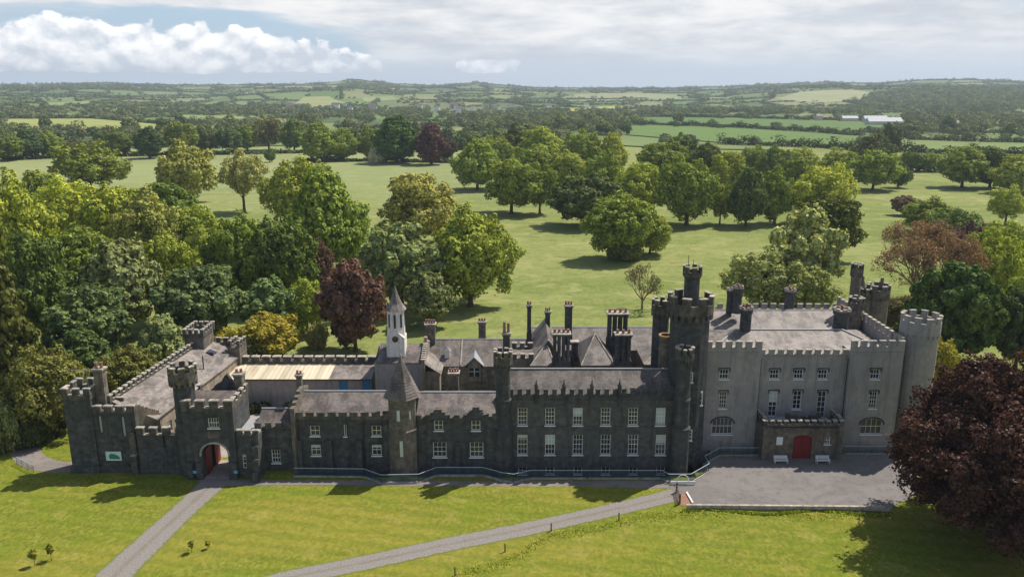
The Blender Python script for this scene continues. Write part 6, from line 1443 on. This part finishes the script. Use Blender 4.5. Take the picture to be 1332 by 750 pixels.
hp = np.array(hp); kp = np.ones(len(hp), bool)
for P in FP: kp &= ~inpoly(hp[:, 0], hp[:, 1], P)
kp &= ~inpoly(hp[:, 0], hp[:, 1], PP); kp &= hp[:, 1] > 600
rest = np.vstack([rest, hp[kp]]); print('mass', len(rest))
o = bpy.data.objects.new('distant_woodland', far_mass(rest, 3)); col.objects.link(o); o.color = (.125, .155, .07, 1); tag(o, kind='stuff')

# houses and barns far away
def far_house(name, label, px_, py_, wpx, ratio, hwall, wallm, roofm, cat='house', group=None, rot=0):
    g0 = GT(px_, py_); d = g0.y*CT+CAMZ*ST; wd = wpx/F*d; dp = wd*ratio; r = empty(name, g0, label, cat, group); r.rotation_euler.z = 0
    mb = MB(); mb.box(g0.x-wd/2, g0.x+wd/2, g0.y, g0.y+dp, g0.z-2, g0.z+hwall); mb.quad((g0.x-wd/2, g0.y, g0.z+hwall), (g0.x-wd/2, g0.y+dp, g0.z+hwall), (g0.x-wd/2, g0.y+dp/2, g0.z+hwall+dp*.35)); mb.quad((g0.x+wd/2, g0.y, g0.z+hwall), (g0.x+wd/2, g0.y+dp/2, g0.z+hwall+dp*.35), (g0.x+wd/2, g0.y+dp, g0.z+hwall)); mb.build('wall', wallm, r)
    mb = MB(); roof_gable(mb, g0.x-wd/2-.3, g0.x+wd/2+.3, g0.y, g0.y+dp, g0.z+hwall, g0.z+hwall+dp*.38); mb.build('roof', roofm, r)
WHT = plain('far_white_wall', (.55, .55, .53), .8); BARN = plain('barn_sheet', (.40, .43, .46), .6); CRM = plain('far_cream_wall', (.55, .48, .38), .8)
far_house('barn', 'long white roofed farm shed, front of the far group at right', 1152, 163, 44, .3, 5, WHT, BARN, 'barn')
far_house('barn', 'white farm shed behind the front one of the far group at right', 1140, 159.5, 30, .35, 5, WHT, BARN, 'barn')
far_house('barn', 'small grey shed left of the far group of white sheds', 1106, 158.5, 20, .4, 5, CRM, BARN, 'barn')
far_house('farmhouse', 'far pink cream farmhouse among trees right of the white sheds', 1240, 167, 16, .6, 6, CRM, M['slate'])
far_house('farmhouse', 'far farmhouse near the top left of the upper green strip', 1066, 157, 8, .8, 7, CRM, M['slate'])
rv = random.Random(4); VW = plain('village_white_wall', (.8, .8, .78), .8)
for i in range(26):
    px_ = rv.choice([rv.uniform(560, 690), rv.uniform(395, 560), rv.uniform(660, 790)]); py_ = rv.uniform(141, 148)
    far_house('village_house', 'pale village house among the trees below the hills', px_, py_, rv.uniform(5, 10), .7, 9.5, VW if i % 3 else CRM, M['slate'], 'house', 'village houses below the hills')
far_house('farm_building', 'far long farm building with ochre walls left of the pale field hill', 385, 141, 26, .3, 5, plain('ochre', (.55, .38, .2), .8), M['slate'], 'barn')

# ================================================================== SMALL THINGS
def railing(label, pts, h_=1.15, bars=6, gap=2.1, kerb=True):
    P = [Vector((p.x, p.y, 0)) for p in pts]; r = empty('railing', P[0], label, 'railing'); bt, tp, ps, kb = MB(), MB(), MB(), MB(); np_ = 0
    for a, b in zip(P[:-1], P[1:]):
        L = (b-a).length; up = Vector((0, 0, 1))
        for j in range(bars): z = .12+(h_-.2)*j/bars; bt.tube(a+up*z, b+up*z, .022, n=4)
        tp.tube(a+up*h_, b+up*h_, .05, n=5)
        n = max(1, round(L/gap))
        for k in range(n+1): q = a.lerp(b, k/n); ps = MB(); ps.tube(q, q+up*h_, .035, n=5); ps.build('post', M['rail'], r)
        m_ = max(2, int(L/.2))
        for k in range(m_): q = a.lerp(b, k/m_); bt.tube(q+up*.1, q+up*(h_-.04), .014, n=3)
        if kerb:
            ang = math.atan2((b-a).y, (b-a).x); f = Fr(a.x, a.y, ang); kb.boxF(f, -.1, L+.1, -.16, .16, -.2, .13)
    bt.build('bars', M['rail'], r); tp.build('handrail', M['rail_top'], r)
    if kerb: kb.build('plinth', M['kerb'], r)
railing('long blue grey railing along the sunken area below the two service ranges', [G(383, 619), G(474, 620), G(496, 628), G(545, 627), G(568, 618), G(628, 618), G(650, 624)])
railing('blue grey railing along the sunken area below the six bay range', [G(650, 624.5), G(668, 627), G(690, 622), G(764, 622), G(860, 622), G(870, 627), G(898, 627), G(922, 613), G(916, 603), G(936, 592), G(992, 592)])
railing('blue grey railing in front of the main block right of the porch', [G(1097, 590), G(1170, 590)])
railing('short pale railing where the side path meets the lawn at left', [G(22, 603), G(44, 614)], 1.0, 2, 1.5, False)
# white paling along the forecourt edge
r = empty('low_wall', G(892, 662), 'long low pale wall along the front edge of the asphalt forecourt', 'wall'); a, b = G(893, 661.5), G(1158, 664)
mb = MB(); L = (b-a).length; f = Fr(a.x, a.y, math.atan2(b.y-a.y, b.x-a.x)); mb.boxF(f, 0, L, -.12, .12, -.3, .52); mb.build('wall', M['kerb'], r); mb = MB(); mb.boxF(f, -.05, L+.05, -.17, .17, .523, .6); mb.build('coping', M['coping'], r)
def bench(px_, py_, lab):
    g0 = G(px_, py_); r = empty('bench', g0, lab, 'bench', 'white benches beside the porch door'); w_ = .9
    for n_ in range(5): 
        mb = MB()
    mb = MB()
    for k in range(4): mb.box(g0.x-w_, g0.x+w_, g0.y-.25+.12*k, g0.y-.16+.12*k, .42, .46)
    mb.build('seat', M['white'], r); mb = MB()
    for k in range(4): mb.box(g0.x-w_, g0.x+w_, g0.y+.26+.02*k, g0.y+.29+.02*k, .52+.12*k, .61+.12*k)
    mb.build('backrest', M['white'], r)
    for sx in (-1, 1):
        x = g0.x+sx*(w_-.08)
        for y, h_ in ((g0.y-.22, .62), (g0.y+.26, .95)): mb = MB(); mb.box(x-.035, x+.035, y-.035, y+.035, 0, h_); mb.build('leg', M['white'], r)
        mb = MB(); mb.box(x-.04, x+.04, g0.y-.27, g0.y+.26, .62, .66); mb.build('armrest', M['white'], r)
bench(1015.5, 602, 'white slatted bench left of the red porch door'); bench(1070, 602, 'white slatted bench right of the red porch door')
for i, (px_, pb, lab) in enumerate(((592, 748, 'lowest weathered post in the rough grass by the bottom edge'), (657, 717, 'weathered post in the rough grass below the middle of the drive'), (717, 690, 'weathered post close below the lower drive'), (805, 676, 'weathered post nearest the forecourt corner'))):
    g0 = G(px_, pb); mb = MB(); mb.lathe(g0.x, g0.y, [(-.3, .09), (.95, .08), (1.0, .04)], 6); o = mb.build('fence_post', M['wood'], None, g0); tag(o, lab, 'post', 'posts along the rough bank')
# farm gate at the forecourt corner
g0 = G(884, 655); r = empty('wooden_gate', g0, 'small open wooden gate at the near left corner of the forecourt', 'gate'); g1 = G(880, 640)
mb = MB(); up = Vector((0, 0, 1))
for j in range(5): mb.tube(g0+up*(.2+.22*j), g1+up*(.2+.22*j), .035, n=4)
mb.tube(g0+up*.2, g1+up*1.08, .03, n=4); mb.build('bars', M['wood'], r)
for q in (g0, g1): mb = MB(); mb.box(q.x-.1, q.x+.1, q.y-.1, q.y+.1, -.2, 1.35); mb.build('post', M['wood'], r)
mb = MB(); a, b = G(893, 641), G(901, 655); f = Fr(a.x, a.y, math.atan2(b.y-a.y, b.x-a.x)); mb.boxF(f, 0, (b-a).length, -.1, .1, 0, .22); o = mb.build('white_kerb', M['white'], None, a); tag(o, 'short white painted kerb by the wooden gate', 'kerb')
add_sheet('gravel_patch', [G(879, 644), G(893, 640), G(902, 657), G(884, 657)], plain('red_gravel', (.27, .15, .10), .95, var=.35), .028)
# hoop barrier
g0 = G(888, 630); r = empty('hoop_barrier', g0, 'white metal hoop barrier in front of the ringed turret by the forecourt', 'barrier'); mb = MB(); pv = None
for k in range(13):
    t = k/12*math.pi; q = Vector((g0.x-.75*math.cos(t), g0.y, .1+1.25*math.sin(t)**.6)); 
    if pv is not None: mb.tube(pv, q, .045, n=6)
    pv = q
mb.build('hoop', M['white'], r); mb = MB(); mb.box(g0.x-1.5, g0.x+1.6, g0.y-.04, g0.y+.04, .15, .5); mb.build('board', M['white'], r)
# television aerial
g0 = Vector((Xat(112, 96, 11), 96.5, Zat(522, 96.5))); r = empty('aerial', g0, 'thin television aerial on a mast above the left corner tower', 'aerial'); zt = Zat(481, 96.5)
mb = MB(); mb.tube(g0, (g0.x, g0.y, zt+.2), .035); mb.build('mast', M['lead'], r); mb = MB(); mb.tube((g0.x-2.2, g0.y, zt), (g0.x+.8, g0.y, zt), .025)
for k in range(12): x = g0.x-2.2+k*.25; mb.tube((x, g0.y-.3, zt), (x, g0.y+.3, zt), .015, n=3)
mb.build('antenna', M['lead'], r)
# shrubs, planters and furniture in the yards
for i, (px_, py_, Y, s_, lab) in enumerate(((330, 512, 113.5, .8, 'dark pot shrub at the left of the stable yard sheds'), (343, 511, 113.5, .9, 'dark shrub beside the red chairs in the stable yard'), (316, 513, 113.4, .8, 'dark shrub against the shed wall behind the gatehouse'), (378, 512, 113.4, .9, 'dark shrub behind the cross wall chimney in the yard'))):
    put_tree('bush1', (Xat(px_, Y, 1), Y, 0), 1.7*s_, 1.0*s_, (.05, .07, .03), 'yard_shrub', lab, 'shrub')
for i, (px_, Y, w_, lab) in enumerate(((367, 112.5, 1.0, 'red table in the stable yard beside the dark shrubs'), (412, 112.3, 1.3, 'red bench table in the yard below the cream roof\'s right end'))):
    x = Xat(px_, Y, 1); r = empty('garden_table', (x, Y, 0), lab, 'table'); mb = MB(); mb.box(x-w_, x+w_, Y-.5, Y+.5, .72, .78); mb.build('tabletop', M['red'], r)
    for sx in (-1, 1):
        for sy in (-1, 1): mb = MB(); mb.box(x+sx*(w_-.1)-.04, x+sx*(w_-.1)+.04, Y+sy*.4-.04, Y+sy*.4+.04, 0, .72); mb.build('leg', M['wood'], r)
for i, (pa, pb, Y, h_, lab) in enumerate(((556, 590, 110.5, 2.6, 'clipped garden hedge left of the cluster chimney in the inner court'), (600, 642, 112, 2.2, 'long clipped hedge below the dormer in the inner court'))):
    a, b = Vector((Xat(pa, Y, 1), Y, 0)), Vector((Xat(pb, Y, 1), Y, 0)); hedge([a, b], h_, 1.6, (.11, .15, .035), lab, 40+i, px=False, dens=22, size=.3)
put_tree('bush', (Xat(548, 109, 1), 109, 0), 4.2, 1.4, (.15, .18, .03), 'court_shrub', 'bright green shrub beside the pale gable of the clock building', 'shrub')
for i, (px_, py_) in enumerate(((238, 477), (250, 484))):
    Y = 93.9; z = Zat(478, Y)-.9; x = Xat(px_, Y, z); r = put_tree('bush1', (x, Y, z), .75, .5, (.12, .16, .05), 'weeds', ('weeds growing at the left inside the gate turret crown', 'weeds growing at the right inside the gate turret crown')[i], 'plant')
# rough grass along the bank
def tufts(name, pts, wid, n, h_, c_, seed):
    rgt = np.random.default_rng(seed); P = np.array([(p.x, p.y) for p in pts]); seg = np.sqrt(((P[1:]-P[:-1])**2).sum(1)); cum = np.concatenate([[0], np.cumsum(seg)]); t = rgt.random(n)*cum[-1]
    X = np.interp(t, cum, P[:, 0]); Y = np.interp(t, cum, P[:, 1]); Y += rgt.normal(0, wid*.4, n)+.5*np.sin(t*.5); hh = h_*rgt.uniform(.3, 1, n)*(.5+.5*np.sin(t*.9+seed)**2); C = np.column_stack([X+rgt.normal(0, .3, n), Y, hh*.4])
    N = rgt.normal(0, 1, (n, 3)); N[:, 2] += .3; V, Q = leaf_quads(rgt, C, N, h_*.7, .4, 1.3, 2.0); o = bpy.data.objects.new(name, np_mesh(name, V, Q, rgt.random(n), [M['leaf']])); col.objects.link(o); o.color = (*c_, 1); tag(o, kind='stuff')
tufts('rough_grass', [G(560, 770), G(600, 750), G(660, 726), G(720, 700), G(790, 681), G(880, 670), G(900, 666), G(1000, 667), G(1130, 672)], 1.3, 3500, .16, (.27, .31, .04), 6)
tufts('wall_foot_grass', [G(890, 665), G(1150, 667)], .35, 3000, .32, (.25, .30, .04), 8)

# haze
hb = MB(); hb.box(-9800, 9800, -300, 9800, -8, 260); hm = bpy.data.materials.new('haze'); hm.use_nodes = True; nt = hm.node_tree; nt.nodes.clear()
pv = nt.nodes.new('ShaderNodeVolumePrincipled'); pv.inputs['Color'].default_value = (.70, .83, 1.0, 1); pv.inputs['Density'].default_value = HAZE_DENSITY; pv.inputs['Anisotropy'].default_value = .2
oo = nt.nodes.new('ShaderNodeOutputMaterial'); nt.links.new(pv.outputs[0], oo.inputs['Volume'])
tag(hb.build('haze', hm), kind='stuff')
